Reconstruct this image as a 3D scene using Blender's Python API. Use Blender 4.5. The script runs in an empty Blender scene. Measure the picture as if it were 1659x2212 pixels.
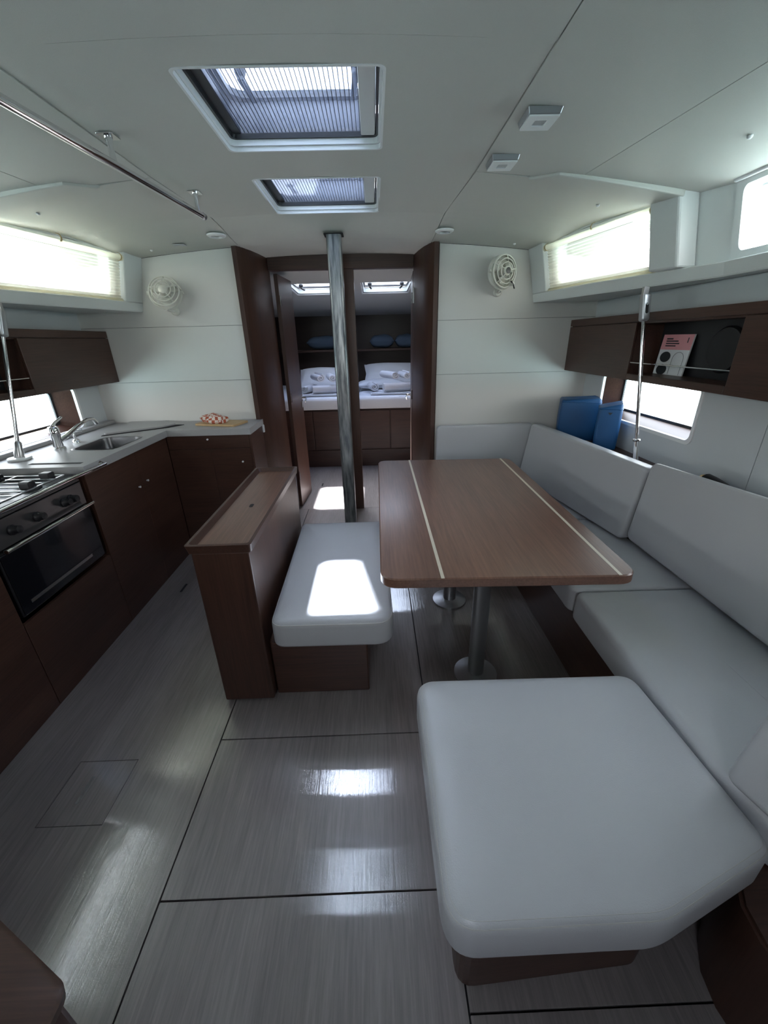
import bpy, math, random
from mathutils import Vector, Matrix
random.seed(7)
S = bpy.context.scene
COL = S.collection

# ------------------------------------------------------------------ camera
H = 1.36
FPX = 865.09
cd = bpy.data.cameras.new('camera')
cd.sensor_fit = 'HORIZONTAL'; cd.sensor_width = 36.0
cd.lens = FPX / 1659.0 * 36.0
cd.clip_start = 0.02; cd.clip_end = 500
cam = bpy.data.objects.new('camera', cd); COL.objects.link(cam)
cam.matrix_world = Matrix(((0.999423, 0.031009, -0.013851, 0.0),
                           (-0.024958, 0.394018, -0.918764, 0.0),
                           (-0.023033, 0.918579, 0.394565, H),
                           (0, 0, 0, 1)))
S.camera = cam

# ------------------------------------------------------------------ light
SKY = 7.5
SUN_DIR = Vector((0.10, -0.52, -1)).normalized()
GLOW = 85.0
w = bpy.data.worlds.new('sky'); S.world = w; w.use_nodes = True
nt = w.node_tree; nt.nodes.clear()
tc = nt.nodes.new('ShaderNodeTexCoord'); sx = nt.nodes.new('ShaderNodeSeparateXYZ')
mr = nt.nodes.new('ShaderNodeMapRange'); mr.inputs[1].default_value = -1; mr.inputs[2].default_value = 1
cr = nt.nodes.new('ShaderNodeValToRGB')
cr.color_ramp.elements[0].position = 0.0; cr.color_ramp.elements[0].color = (0.56, 0.60, 0.62, 1)
cr.color_ramp.elements[1].position = 1.0; cr.color_ramp.elements[1].color = (0.60, 0.70, 1.0, 1)
for p, c in ((0.47, (0.84, 0.87, 0.87, 1)), (0.52, (1.0, 0.995, 0.98, 1)), (0.72, (0.84, 0.90, 1.0, 1))):
    e = cr.color_ramp.elements.new(p); e.color = c
bg = nt.nodes.new('ShaderNodeBackground'); bg.inputs[1].default_value = SKY
wo = nt.nodes.new('ShaderNodeOutputWorld')
nt.links.new(tc.outputs['Generated'], sx.inputs[0]); nt.links.new(sx.outputs[2], mr.inputs[0])
nt.links.new(mr.outputs[0], cr.inputs[0]); nt.links.new(cr.outputs[0], bg.inputs[0])
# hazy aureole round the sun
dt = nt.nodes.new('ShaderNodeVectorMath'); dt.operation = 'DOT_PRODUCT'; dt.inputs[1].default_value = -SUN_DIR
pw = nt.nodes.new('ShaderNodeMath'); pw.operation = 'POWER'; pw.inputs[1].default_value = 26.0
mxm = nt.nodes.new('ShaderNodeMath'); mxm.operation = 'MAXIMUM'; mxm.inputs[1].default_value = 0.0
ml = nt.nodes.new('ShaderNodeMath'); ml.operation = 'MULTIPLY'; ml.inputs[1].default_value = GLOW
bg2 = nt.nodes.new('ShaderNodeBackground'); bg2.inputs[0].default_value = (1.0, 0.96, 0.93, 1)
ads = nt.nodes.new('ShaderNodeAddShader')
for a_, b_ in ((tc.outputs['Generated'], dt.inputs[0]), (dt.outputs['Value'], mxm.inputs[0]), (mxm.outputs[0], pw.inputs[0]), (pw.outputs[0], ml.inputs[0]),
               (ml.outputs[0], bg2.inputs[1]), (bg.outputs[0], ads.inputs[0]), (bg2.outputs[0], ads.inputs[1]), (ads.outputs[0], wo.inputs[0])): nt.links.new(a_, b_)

sl = bpy.data.lights.new('sun', 'SUN'); sl.energy = 90; sl.angle = math.radians(1.4); sl.color = (1.0, 0.93, 0.84)
sun = bpy.data.objects.new('sun', sl); COL.objects.link(sun)
sun.rotation_euler = SUN_DIR.to_track_quat('-Z', 'Y').to_euler()
sun.location = (-0.5, 5, 8)

def portal(loc, facing, sx_, sy_):
    """sampling portal in a real opening: steers sky samples, emits nothing of its own"""
    l = bpy.data.lights.new('sky_portal', 'AREA'); l.shape = 'RECTANGLE'; l.size = sx_; l.size_y = sy_
    l.cycles.is_portal = True
    o = bpy.data.objects.new('sky_portal', l); COL.objects.link(o)
    z = -Vector(facing).normalized()
    x = Vector((0, 1, 0)) if abs(z.y) < 0.9 else Vector((1, 0, 0))
    y = z.cross(x).normalized(); x = y.cross(z).normalized()
    o.matrix_world = Matrix(((x.x, y.x, z.x, loc[0]), (x.y, y.y, z.y, loc[1]), (x.z, y.z, z.z, loc[2]), (0, 0, 0, 1)))

vs = S.view_settings
S.display_settings.display_device = 'sRGB'
vs.view_transform = 'Standard'; vs.look = 'None'; vs.gamma = 1; vs.use_curve_mapping = False
vs.exposure = 0.30

# ------------------------------------------------------------------ materials
def newmat(name):
    m = bpy.data.materials.new(name); m.use_nodes = True
    return m, m.node_tree, m.node_tree.nodes['Principled BSDF']

def plain(name, col, rough=0.5, metal=0.0, spec=0.5, bump=0.0, bscale=300, coat=0.0, var=0.0, vscale=6):
    m, t, b = newmat(name)
    b.inputs['Base Color'].default_value = (*col, 1); b.inputs['Roughness'].default_value = rough
    b.inputs['Metallic'].default_value = metal; b.inputs['Specular IOR Level'].default_value = spec
    b.inputs['Coat Weight'].default_value = coat
    co = t.nodes.new('ShaderNodeTexCoord')
    if var > 0:
        n = t.nodes.new('ShaderNodeTexNoise'); n.inputs['Scale'].default_value = vscale; n.inputs['Detail'].default_value = 4
        mx = t.nodes.new('ShaderNodeMix'); mx.data_type = 'RGBA'
        mx.inputs[6].default_value = (*[c * (1 - var) for c in col], 1); mx.inputs[7].default_value = (*[min(1, c * (1 + var)) for c in col], 1)
        t.links.new(co.outputs['Object'], n.inputs['Vector']); t.links.new(n.outputs[0], mx.inputs[0]); t.links.new(mx.outputs[2], b.inputs['Base Color'])
    if bump > 0:
        n = t.nodes.new('ShaderNodeTexNoise'); n.inputs['Scale'].default_value = bscale; n.inputs['Detail'].default_value = 2
        bp = t.nodes.new('ShaderNodeBump'); bp.inputs['Strength'].default_value = bump; bp.inputs['Distance'].default_value = 0.002
        t.links.new(co.outputs['Object'], n.inputs['Vector']); t.links.new(n.outputs[0], bp.inputs['Height']); t.links.new(bp.outputs[0], b.inputs['Normal'])
    return m

def wood(name, c1, c2, axis='y', rough=0.38, across=70, along=1.6, bump=0.12, coat=0.0, wide=7.0, spec=0.5, coatr=0.2):
    m, t, b = newmat(name)
    co = t.nodes.new('ShaderNodeTexCoord')
    def stretched(acr, alo, detail):
        mp = t.nodes.new('ShaderNodeMapping')
        sc = [acr, acr, acr]; sc['xyz'.index(axis)] = alo
        mp.inputs['Scale'].default_value = sc
        n = t.nodes.new('ShaderNodeTexNoise'); n.inputs['Scale'].default_value = 1.0; n.inputs['Detail'].default_value = detail
        n.inputs['Roughness'].default_value = 0.65
        t.links.new(co.outputs['Object'], mp.inputs[0]); t.links.new(mp.outputs[0], n.inputs['Vector'])
        return n
    fine = stretched(across * 2.2, along * 3, 5); broad = stretched(wide, along * 0.35, 3)
    ad = t.nodes.new('ShaderNodeMath'); ad.operation = 'MULTIPLY_ADD'; ad.inputs[1].default_value = 0.55
    m2 = t.nodes.new('ShaderNodeMath'); m2.operation = 'MULTIPLY'; m2.inputs[1].default_value = 0.45
    t.links.new(fine.outputs[0], ad.inputs[0]); t.links.new(broad.outputs[0], m2.inputs[0]); t.links.new(m2.outputs[0], ad.inputs[2])
    r = t.nodes.new('ShaderNodeValToRGB')
    r.color_ramp.elements[0].position = 0.32; r.color_ramp.elements[0].color = (*c1, 1)
    r.color_ramp.elements[1].position = 0.68; r.color_ramp.elements[1].color = (*c2, 1)
    t.links.new(ad.outputs[0], r.inputs[0]); t.links.new(r.outputs[0], b.inputs['Base Color'])
    b.inputs['Roughness'].default_value = rough; b.inputs['Specular IOR Level'].default_value = spec
    b.inputs['Coat Weight'].default_value = coat; b.inputs['Coat Roughness'].default_value = coatr; b.inputs['Coat IOR'].default_value = 1.68
    bp = t.nodes.new('ShaderNodeBump'); bp.inputs['Strength'].default_value = bump; bp.inputs['Distance'].default_value = 0.0015
    t.links.new(fine.outputs[0], bp.inputs['Height']); t.links.new(bp.outputs[0], b.inputs['Normal'])
    if coat > 0: t.links.new(bp.outputs[0], b.inputs['Coat Normal'])
    return m

def clear(name, tint, gloss=0.06, rough=0.02):
    m = bpy.data.materials.new(name); m.use_nodes = True
    t = m.node_tree; t.nodes.clear()
    tr = t.nodes.new('ShaderNodeBsdfTransparent'); tr.inputs[0].default_value = (*tint, 1)
    g = t.nodes.new('ShaderNodeBsdfGlossy'); g.inputs['Roughness'].default_value = rough
    mx = t.nodes.new('ShaderNodeMixShader'); mx.inputs[0].default_value = gloss
    o = t.nodes.new('ShaderNodeOutputMaterial')
    t.links.new(tr.outputs[0], mx.inputs[1]); t.links.new(g.outputs[0], mx.inputs[2]); t.links.new(mx.outputs[0], o.inputs[0])
    return m

def sheer(name, col, transp=0.2, transl=0.7):
    """thin cloth: part open weave, part translucent thread"""
    m = bpy.data.materials.new(name); m.use_nodes = True
    t = m.node_tree; t.nodes.clear()
    d = t.nodes.new('ShaderNodeBsdfDiffuse'); d.inputs[0].default_value = (*col, 1)
    l = t.nodes.new('ShaderNodeBsdfTranslucent'); l.inputs[0].default_value = (*col, 1)
    tr = t.nodes.new('ShaderNodeBsdfTransparent'); tr.inputs[0].default_value = (*[c ** 0.4 for c in col], 1)
    m1 = t.nodes.new('ShaderNodeMixShader'); m1.inputs[0].default_value = transl
    m2 = t.nodes.new('ShaderNodeMixShader'); m2.inputs[0].default_value = transp
    o = t.nodes.new('ShaderNodeOutputMaterial')
    t.links.new(d.outputs[0], m1.inputs[1]); t.links.new(l.outputs[0], m1.inputs[2])
    t.links.new(m1.outputs[0], m2.inputs[1]); t.links.new(tr.outputs[0], m2.inputs[2]); t.links.new(m2.outputs[0], o.inputs[0])
    return m

W1, W2 = (0.037, 0.0165, 0.0108), (0.090, 0.041, 0.027)
M = dict(
    wood_x=wood('brown wood across', W1, W2, 'x'), wood_y=wood('brown wood lengthways', W1, W2, 'y'), wood_z=wood('brown wood upright', W1, W2, 'z'),
    table=wood('table veneer', (0.105, 0.050, 0.033), (0.220, 0.112, 0.074), 'y', rough=0.34, coat=0.25, across=60, wide=9, coatr=0.18),
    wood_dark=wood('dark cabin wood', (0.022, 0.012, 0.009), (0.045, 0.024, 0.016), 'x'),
    floor=wood('grey oak floor', (0.150, 0.126, 0.121), (0.300, 0.262, 0.250), 'y', rough=0.34, across=60, along=2.0, bump=0.22, wide=8, coat=1.0, coatr=0.035),
    joint_pale=plain('shadow gap', (0.05, 0.05, 0.048), 0.8),
    upstand=plain('grey hatch upstand', (0.10, 0.105, 0.12), 0.35, metal=0.3),
    darksteel=plain('dark steel', (0.16, 0.16, 0.165), 0.32, metal=0.9),
    joint=plain('dark joint', (0.012, 0.011, 0.011), 0.8),
    ceil=plain('ceiling vinyl', (0.56, 0.555, 0.51), 0.55, bump=0.25, bscale=700, spec=0.3),
    clad=plain('white cladding', (0.72, 0.70, 0.66), 0.42, bump=0.06, bscale=500),
    gel=plain('white gelcoat', (0.72, 0.74, 0.72), 0.30),
    trimw=plain('white plastic', (0.80, 0.81, 0.80), 0.35),
    hull=plain('hull lining', (0.62, 0.65, 0.66), 0.5, bump=0.15, bscale=600),
    uph=plain('pale grey leatherette', (0.485, 0.485, 0.495), 0.32, bump=0.22, bscale=420, var=0.03, vscale=3),
    pipe=plain('seam thread', (0.50, 0.49, 0.47), 0.5),
    counter=plain('grey worktop', (0.38, 0.375, 0.37), 0.40, var=0.06, vscale=160),
    steel=plain('brushed steel', (0.55, 0.55, 0.55), 0.28, metal=1.0),
    chrome=plain('chrome', (0.82, 0.82, 0.82), 0.08, metal=1.0),
    alu=plain('grey aluminium', (0.50, 0.51, 0.53), 0.35, metal=0.9),
    black=plain('black plastic', (0.012, 0.012, 0.014), 0.4),
    blackglass=plain('black oven glass', (0.008, 0.009, 0.012), 0.08, coat=0.5),
    iron=plain('black iron', (0.02, 0.02, 0.022), 0.5),
    rubber=plain('dark frame', (0.02, 0.021, 0.025), 0.35),
    fanw=plain('cream fan plastic', (0.74, 0.73, 0.66), 0.4),
    glass=clear('window glass', (0.93, 0.97, 0.97)),
    tint=clear('smoked acrylic', (0.66, 0.74, 0.86), 0.06),
    blind=sheer('cream pleated blind', (0.98, 0.93, 0.80), 0.48, 0.85),
    screen=sheer('pleated insect screen', (0.42, 0.47, 0.58), 0.84, 0.5),
    tan=plain('tan clip', (0.42, 0.32, 0.16), 0.5),
    inlay=plain('pale inlay', (0.62, 0.54, 0.42), 0.35),
    linen=plain('white linen', (0.80, 0.80, 0.82), 0.8, bump=0.3, bscale=120),
    towel=plain('white terry', (0.82, 0.81, 0.82), 0.95, bump=0.7, bscale=420),
    blue=plain('blue nylon', (0.006, 0.075, 0.21), 0.45, bump=0.2, bscale=200, var=0.12, vscale=9),
    navy=plain('dull blue cloth', (0.10, 0.15, 0.22), 0.8),
    pink=plain('pink print', (0.80, 0.36, 0.38), 0.5),
    paper=plain('white print', (0.80, 0.80, 0.80), 0.5),
    ink=plain('dark print', (0.02, 0.025, 0.03), 0.5),
    yellow=plain('amber plastic', (0.75, 0.42, 0.05), 0.4),
    board=plain('bamboo board', (0.50, 0.33, 0.16), 0.5, var=0.15, vscale=20),
    sea=plain('sea water', (0.20, 0.30, 0.33), 0.15),
    sail=sheer('sail cloth', (0.88, 0.88, 0.86), 0.0, 0.6),
    deckw=plain('deck gelcoat', (0.72, 0.74, 0.74), 0.5),
)
# weathered metal of the mast support
m, t, b = newmat('weathered post metal')
co = t.nodes.new('ShaderNodeTexCoord'); mp = t.nodes.new('ShaderNodeMapping'); mp.inputs['Scale'].default_value = (60, 60, 7)
n = t.nodes.new('ShaderNodeTexNoise'); n.inputs['Scale'].default_value = 1; n.inputs['Detail'].default_value = 6
r = t.nodes.new('ShaderNodeValToRGB'); r.color_ramp.elements[0].position = 0.35; r.color_ramp.elements[0].color = (0.10, 0.11, 0.12, 1)
r.color_ramp.elements[1].position = 0.62; r.color_ramp.elements[1].color = (0.32, 0.33, 0.33, 1)
bp = t.nodes.new('ShaderNodeBump'); bp.inputs['Strength'].default_value = 0.35; bp.inputs['Distance'].default_value = 0.003
for a_, b_ in ((co.outputs['Object'], mp.inputs[0]), (mp.outputs[0], n.inputs['Vector']), (n.outputs[0], r.inputs[0]), (r.outputs[0], b.inputs['Base Color']),
               (n.outputs[0], bp.inputs['Height']), (bp.outputs[0], b.inputs['Normal'])): t.links.new(a_, b_)
b.inputs['Metallic'].default_value = 0.55; b.inputs['Roughness'].default_value = 0.32
M['post'] = m
# red and white checked tea towel
m, t, b = newmat('checked tea towel')
co = t.nodes.new('ShaderNodeTexCoord'); ck = t.nodes.new('ShaderNodeTexChecker'); ck.inputs['Scale'].default_value = 45
ck.inputs[1].default_value = (0.45, 0.10, 0.05, 1); ck.inputs[2].default_value = (0.75, 0.66, 0.58, 1)
t.links.new(co.outputs['Object'], ck.inputs[0]); t.links.new(ck.outputs[0], b.inputs['Base Color']); b.inputs['Roughness'].default_value = 0.9
M['check'] = m

# ------------------------------------------------------------------ geometry helpers
ROOT = {}          # object name -> world position of its origin
CX = -0.21         # the boat's centreline

class MB:
    def __init__(s): s.v = []; s.f = []
    def add(s, vs, fs):
        k = len(s.v); s.v += [Vector(p) for p in vs]; s.f += [tuple(i + k for i in f) for f in fs]; return s
    def box(s, x0, x1, y0, y1, z0, z1):
        x0, x1 = sorted((x0, x1)); y0, y1 = sorted((y0, y1)); z0, z1 = sorted((z0, z1))
        return s.add([(x0, y0, z0), (x1, y0, z0), (x1, y1, z0), (x0, y1, z0), (x0, y0, z1), (x1, y0, z1), (x1, y1, z1), (x0, y1, z1)],
                     [(0, 3, 2, 1), (4, 5, 6, 7), (0, 1, 5, 4), (1, 2, 6, 5), (2, 3, 7, 6), (3, 0, 4, 7)])
    def hexa(s, bot, top):
        return s.add(list(bot) + list(top), [(0, 3, 2, 1), (4, 5, 6, 7), (0, 1, 5, 4), (1, 2, 6, 5), (2, 3, 7, 6), (3, 0, 4, 7)])
    def prism(s, poly, z0, z1):
        n = len(poly)
        vs = [(p[0], p[1], z0) for p in poly] + [(p[0], p[1], z1) for p in poly]
        return s.add(vs, [tuple(range(n - 1, -1, -1)), tuple(range(n, 2 * n))] + [(i, (i + 1) % n, n + (i + 1) % n, n + i) for i in range(n)])
    def rings(s, rr, cap=True, closed=True):
        """skin a list of rings that have equal counts"""
        n = len(rr[0]); vs = [p for r_ in rr for p in r_]; fs = []
        for k in range(len(rr) - 1):
            for i in range(n if closed else n - 1):
                j = (i + 1) % n; fs.append((k * n + i, k * n + j, (k + 1) * n + j, (k + 1) * n + i))
        if cap: fs.append(tuple(range(n - 1, -1, -1))); fs.append(tuple((len(rr) - 1) * n + i for i in range(n)))
        return s.add(vs, fs)
    def tube(s, pts, rad, n=12, closed=False):
        pts = [Vector(p) for p in pts]; rr = []; up = None
        rads = rad if isinstance(rad, (list, tuple)) else [rad] * len(pts)
        N = len(pts)
        for i, p in enumerate(pts):
            if closed: d = pts[(i + 1) % N] - pts[i - 1]
            else: d = pts[min(i + 1, N - 1)] - pts[max(i - 1, 0)]
            d.normalize()
            if up is None: up = Vector((0, 0, 1)) if abs(d.z) < 0.9 else Vector((0, 1, 0))
            a = d.cross(up).normalized(); up = a.cross(d).normalized()
            rr.append([p + (a * math.cos(2 * math.pi * k / n) + up * math.sin(2 * math.pi * k / n)) * rads[i] for k in range(n)])
        if closed: rr.append(rr[0]); return s.rings(rr, cap=False)
        return s.rings(rr)
    def lathe(s, prof, n=24, at=(0, 0, 0), axis=(0, 0, 1)):
        ax = Vector(axis).normalized(); q = Vector((0, 0, 1)).rotation_difference(ax); rr = []
        for r_, h in prof:
            rr.append([Vector(at) + q @ Vector((r_ * math.cos(2 * math.pi * k / n), r_ * math.sin(2 * math.pi * k / n), h)) for k in range(n)])
        return s.rings(rr)
    def mapv(s, fn): s.v = [Vector(fn(p)) for p in s.v]; return s
    def build(s, name, mat, parent=None, smooth=False, bevel=0.0, base=None, fix=True):
        if parent is not None: org = ROOT[parent.name]
        else:
            xs = [p.x for p in s.v]; ys = [p.y for p in s.v]; zs = [p.z for p in s.v]
            org = Vector(base) if base is not None else Vector(((min(xs) + max(xs)) / 2, (min(ys) + max(ys)) / 2, min(zs)))
        me = bpy.data.meshes.new(name); me.from_pydata([p - org for p in s.v], [], s.f)
        if fix:
            import bmesh
            bm = bmesh.new(); bm.from_mesh(me); bmesh.ops.recalc_face_normals(bm, faces=bm.faces); bm.to_mesh(me); bm.free()
        me.materials.append(M[mat])
        o = bpy.data.objects.new(name, me); COL.objects.link(o)
        if parent is not None: o.parent = parent
        else: o.location = org
        ROOT[o.name] = org
        if smooth:
            for p in me.polygons: p.use_smooth = True
            try: me.set_sharp_from_angle(angle=math.radians(42))
            except Exception: pass
        if bevel > 0:
            md = o.modifiers.new('bevel', 'BEVEL'); md.width = bevel; md.segments = 2; md.limit_method = 'ANGLE'; md.angle_limit = math.radians(50)
        return o

def tag(o, label, cat, group=None, kind=None):
    o['label'] = label; o['category'] = cat
    if group: o['group'] = group
    if kind: o['kind'] = kind
    return o
def thing(name, loc, label, cat, group=None, kind=None):
    o = bpy.data.objects.new(name, None); COL.objects.link(o); o.location = loc; o.empty_display_size = 0.05
    ROOT[o.name] = Vector(loc)
    return tag(o, label, cat, group, kind)
def box(name, mat, x0, x1, y0, y1, z0, z1, parent=None, bevel=0.0):
    return MB().box(x0, x1, y0, y1, z0, z1).build(name, mat, parent, bevel=bevel)

def rrect(x0, x1, y0, y1, r, n=5):
    pts = []
    for cx, cy, a0 in ((x1 - r, y1 - r, 0), (x0 + r, y1 - r, 90), (x0 + r, y0 + r, 180), (x1 - r, y0 + r, 270)):
        for k in range(n + 1):
            a = math.radians(a0 + 90 * k / n); pts.append((cx + r * math.cos(a), cy + r * math.sin(a)))
    return pts
def round_poly(poly, rads, n=5):
    out = []; N = len(poly)
    for i, p in enumerate(poly):
        p = Vector(p); a = Vector(poly[i - 1]) - p; b_ = Vector(poly[(i + 1) % N]) - p
        r = rads if not isinstance(rads, (list, tuple)) else rads[i]
        ang = a.angle(b_); d = min(r / math.tan(ang / 2), a.length * 0.48, b_.length * 0.48)
        p0 = p + a.normalized() * d; p1 = p + b_.normalized() * d
        for k in range(n + 1):
            t_ = k / n; out.append(tuple((p0 * (1 - t_) ** 2 + p * 2 * t_ * (1 - t_) + p1 * t_ ** 2)))
    return out
def inset(poly, d):
    N = len(poly); out = []
    area = sum(poly[i - 1][0] * poly[i][1] - poly[i][0] * poly[i - 1][1] for i in range(N))
    sg = 1 if area > 0 else -1
    for i in range(N):
        a = Vector(poly[i]) - Vector(poly[i - 1]); b_ = Vector(poly[(i + 1) % N]) - Vector(poly[i])
        na = Vector((-a.y, a.x)).normalized() * sg if a.length > 1e-9 else Vector((0, 0)); nb = Vector((-b_.y, b_.x)).normalized() * sg if b_.length > 1e-9 else na
        m_ = (na + nb); m_ = m_.normalized() if m_.length > 1e-6 else na
        c = max(0.5, m_.dot(nb)); out.append(tuple(Vector(poly[i]) + m_ * (d / c)))
    return out
def cushion(poly, z0, z1, r=0.03, crown=0.008, steps=4):
    """soft pad over a plan outline: rounded lower and upper edges, slightly crowned top"""
    mb = MB(); rr = []
    for k in range(steps + 1):
        a = math.pi / 2 * k / steps; rr.append((r * 0.6 * (1 - math.sin(a)), z0 + r * 0.6 * (1 - math.cos(a))))
    for k in range(steps + 1):
        a = math.pi / 2 * k / steps; rr.append((r * (1 - math.cos(a)), z1 - r + r * math.sin(a)))
    rings_ = [[(p[0], p[1], z) for p in inset(poly, d)] for d, z in rr]
    cx = sum(p[0] for p in poly) / len(poly); cy = sum(p[1] for p in poly) / len(poly)
    last = rings_[-1]
    for q, h in ((0.90, 0.35), (0.75, 0.65), (0.5, 0.9), (0.2, 1.0)):
        rings_.append([(cx + (p[0] - cx) * q, cy + (p[1] - cy) * q, z1 + crown * h) for p in last])
    mb.rings(rings_); return mb
def seam_ring(poly, d, z, rad=0.003):
    return MB().tube([(p[0], p[1], z) for p in inset(poly, d)], rad, n=6, closed=True)
def pad4(p00, p10, p11, p01, thick, r=0.03, rc=0.04, crown=0.012):
    """upright pad: front face spanned by 4 corners (bottom a, bottom b, top b, top a), thickness goes behind"""
    p00, p10, p11, p01 = map(Vector, (p00, p10, p11, p01))
    wdt = ((p10 - p00).length + (p11 - p01).length) / 2; hgt = ((p01 - p00).length + (p11 - p10).length) / 2
    nrm = (p10 - p00).cross(p01 - p00).normalized()
    poly = rrect(0, wdt, 0, hgt, rc)
    def mp_(p):
        s_, t_ = p.x / wdt, p.y / hgt
        return p00 * (1 - s_) * (1 - t_) + p10 * s_ * (1 - t_) + p11 * s_ * t_ + p01 * (1 - s_) * t_ + nrm * (p.z - thick)
    return cushion(poly, 0, thick, r, crown).mapv(mp_), poly, mp_, thick

def plate(sl, tl, skip, fmap, thick):
    """sheet on a grid of s and t lines with cells left out; fmap(s,t,d) gives the point at depth d"""
    mb = MB(); ns, n2 = len(sl), len(tl); idx = {}
    cells = {(i, j) for i in range(ns - 1) for j in range(n2 - 1) if not skip((sl[i] + sl[i + 1]) / 2, (tl[j] + tl[j + 1]) / 2)}
    vs = []; fs = []
    def vid(i, j, d):
        k = (i, j, d)
        if k not in idx: idx[k] = len(vs); vs.append(fmap(sl[i], tl[j], thick * d))
        return idx[k]
    for i, j in cells:
        for d in (0, 1): fs.append(tuple(vid(a, c, d) for a, c in ((i, j), (i + 1, j), (i + 1, j + 1), (i, j + 1))))
        for (di, dj), (p, q) in (((-1, 0), ((i, j), (i, j + 1))), ((1, 0), ((i + 1, j), (i + 1, j + 1))), ((0, -1), ((i, j), (i + 1, j))), ((0, 1), ((i, j + 1), (i + 1, j + 1)))):
            if (i + di, j + dj) not in cells: fs.append((vid(*p, 0), vid(*q, 0), vid(*q, 1), vid(*p, 1)))
    return mb.add(vs, fs)
def ring_frame(outer, inner, d0, d1, fmap):
    """flat frame between two outlines of equal count, from depth d0 to d1"""
    mb = MB()
    q = [[fmap(a, c, d) for a, c in pl] for pl, d in ((outer, d0), (inner, d0), (inner, d1), (outer, d1))]
    q.append(q[0]); return mb.rings(q, cap=False)
def lin(a, b_, n): return [a + (b_ - a) * i / n for i in range(n + 1)]

def smooth01(a): a = min(1, max(0, a)); return a * a * (3 - 2 * a)
def zc(u, y): return 1.98 - 0.065 * smooth01((y - 2.45) / 0.5) - 0.045 * u * u      # cambered, dipping towards the bulkhead
def ub(Y): return min(1.255 + 0.31 * (2.9 - Y), 1.60)      # foot of the coachroof side
LEAN = 0.07
ZD = 1.56                                                   # underside of the side deck
HU = 1.68                                                   # hull lining
YW = 2.9; YA = -1.0

# ================================================================== SETTING
# ---- floor
fl = box('floor', 'joint', -2.1, 1.7, YA - 0.1, 6.4, -0.06, -0.012)
tag(fl, 'grey oak cabin floor of large glossy panels', 'floor', kind='structure')
G = 0.0022
def fpanel(rects):
    mb = MB()
    for x0, x1, y0, y1 in rects: mb.box(x0, x1, y0, y1, -0.0115, 0)
    return mb.build('floor_panel', 'floor', fl, bevel=0.0006 if len(rects) == 1 else 0)
XS = -0.615
hx0, hx1, hy0, hy1 = -1.090, -0.888, 0.781, 0.989
fpanel([(-2.0, hx0 - G, YA, 3.28), (hx1 + G, XS - G, YA, 3.28), (hx0 - G, hx1 + G, YA, hy0 - G), (hx0 - G, hx1 + G, hy1 + G, 3.28)])
hp = fpanel([(hx0, hx1, hy0, hy1)]); 
MB().prism(rrect(-1.014, -1.004, 0.845, 0.935, 0.0049, 4), 0.0002, 0.0012).build('pull_ring', 'steel', hp)
fpanel([(XS + G, 0.165 - G, 0.586 + G, 1.056 - G)]); fpanel([(XS + G, 0.165 - G, 1.056 + G, 3.28)]); fpanel([(XS + G, 0.165 - G, 0.2, 0.586 - G)]); fpanel([(XS + G, 0.165 - G, YA, 0.2 - 2 * G)])
fpanel([(0.165 + G, 1.6, 0.368 + G, 3.28)]); fpanel([(0.165 + G, 1.6, YA, 0.368 - G)])
fpanel([(-1.5, 1.0, 3.28 + 2 * G, 6.3)])
for x, y in ((-0.568, 3.93), (-1.20, 2.09)):
    MB().prism(rrect(x - 0.007, x + 0.007, y - 0.045, y + 0.045, 0.0068, 4), 0.0003, 0.001).build('finger_slot', 'joint', fl)

# ---- ceiling with the two hatch openings
HX = (-0.475, 0.047); HY = ((1.330, 1.795), (2.061, 2.528)); HI = 0.0   # outer trims; openings are HI smaller
HU0, HU1 = HX[0] - CX + HI, HX[1] - CX - HI
def in_hatch(u, y):
    return HU0 < u < HU1 and any(a + HI < y < b_ - HI for a, b_ in HY)
YH = [v for a, b_ in HY for v in (a + HI, b_ - HI)]
def uc(y): return 0.652 - 0.016 * (y + 1) / 2.97 if y < 1.97 else 0.636 - 0.069 * (y - 1.97) / 1.23
ce = plate(sorted([-1.7, -1.4, -1.1, -0.8, -0.4, 0.4, 0.8, 1.1, 1.4, 1.7, HU0, HU1]), sorted([YA - 0.1, 0.0, 2.6, 2.7, 2.8, 2.9, 3.32] + YH), in_hatch,
           lambda u, y, d: (CX + u, y, zc(u, y) + 0.012 + d), 0.05).build('ceiling', 'joint_pale')
tag(ce, 'pale vinyl cabin ceiling of fitted panels', 'ceiling', kind='structure')
cmap = lambda u, y, d: (CX + u, y, zc(u, y) + d)
g = 0.0016
plate([-1, -0.85, -0.6, HU0 / 0.6, -0.2, 0, 0.2, HU1 / 0.6, 0.6, 0.85, 1], sorted([1.222 + g * 0.4, 1.97, 2.6, 2.66, 2.72, 2.78, 2.84, 2.9, 2.95, 3.27] + YH), lambda s_, y: in_hatch(s_ * 0.6, y),
      lambda s_, y, d: (CX + (s_ * 0.6 if abs(s_) < 0.7 else math.copysign(1, s_) * (0.42 + (abs(s_) - 0.7) / 0.3 * (uc(y) - g - 0.42))), y,
                        zc(s_ * 0.6, y) + d), 0.0115).build('ceiling_panel', 'ceil', ce)
plate(lin(-1, 1, 8), [YA, 0, 1.222 - g * 0.4], lambda a, c: False, lambda s_, y, d: cmap(s_ * (uc(y) - g), y, d), 0.0115).build('ceiling_panel', 'ceil', ce)
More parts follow.
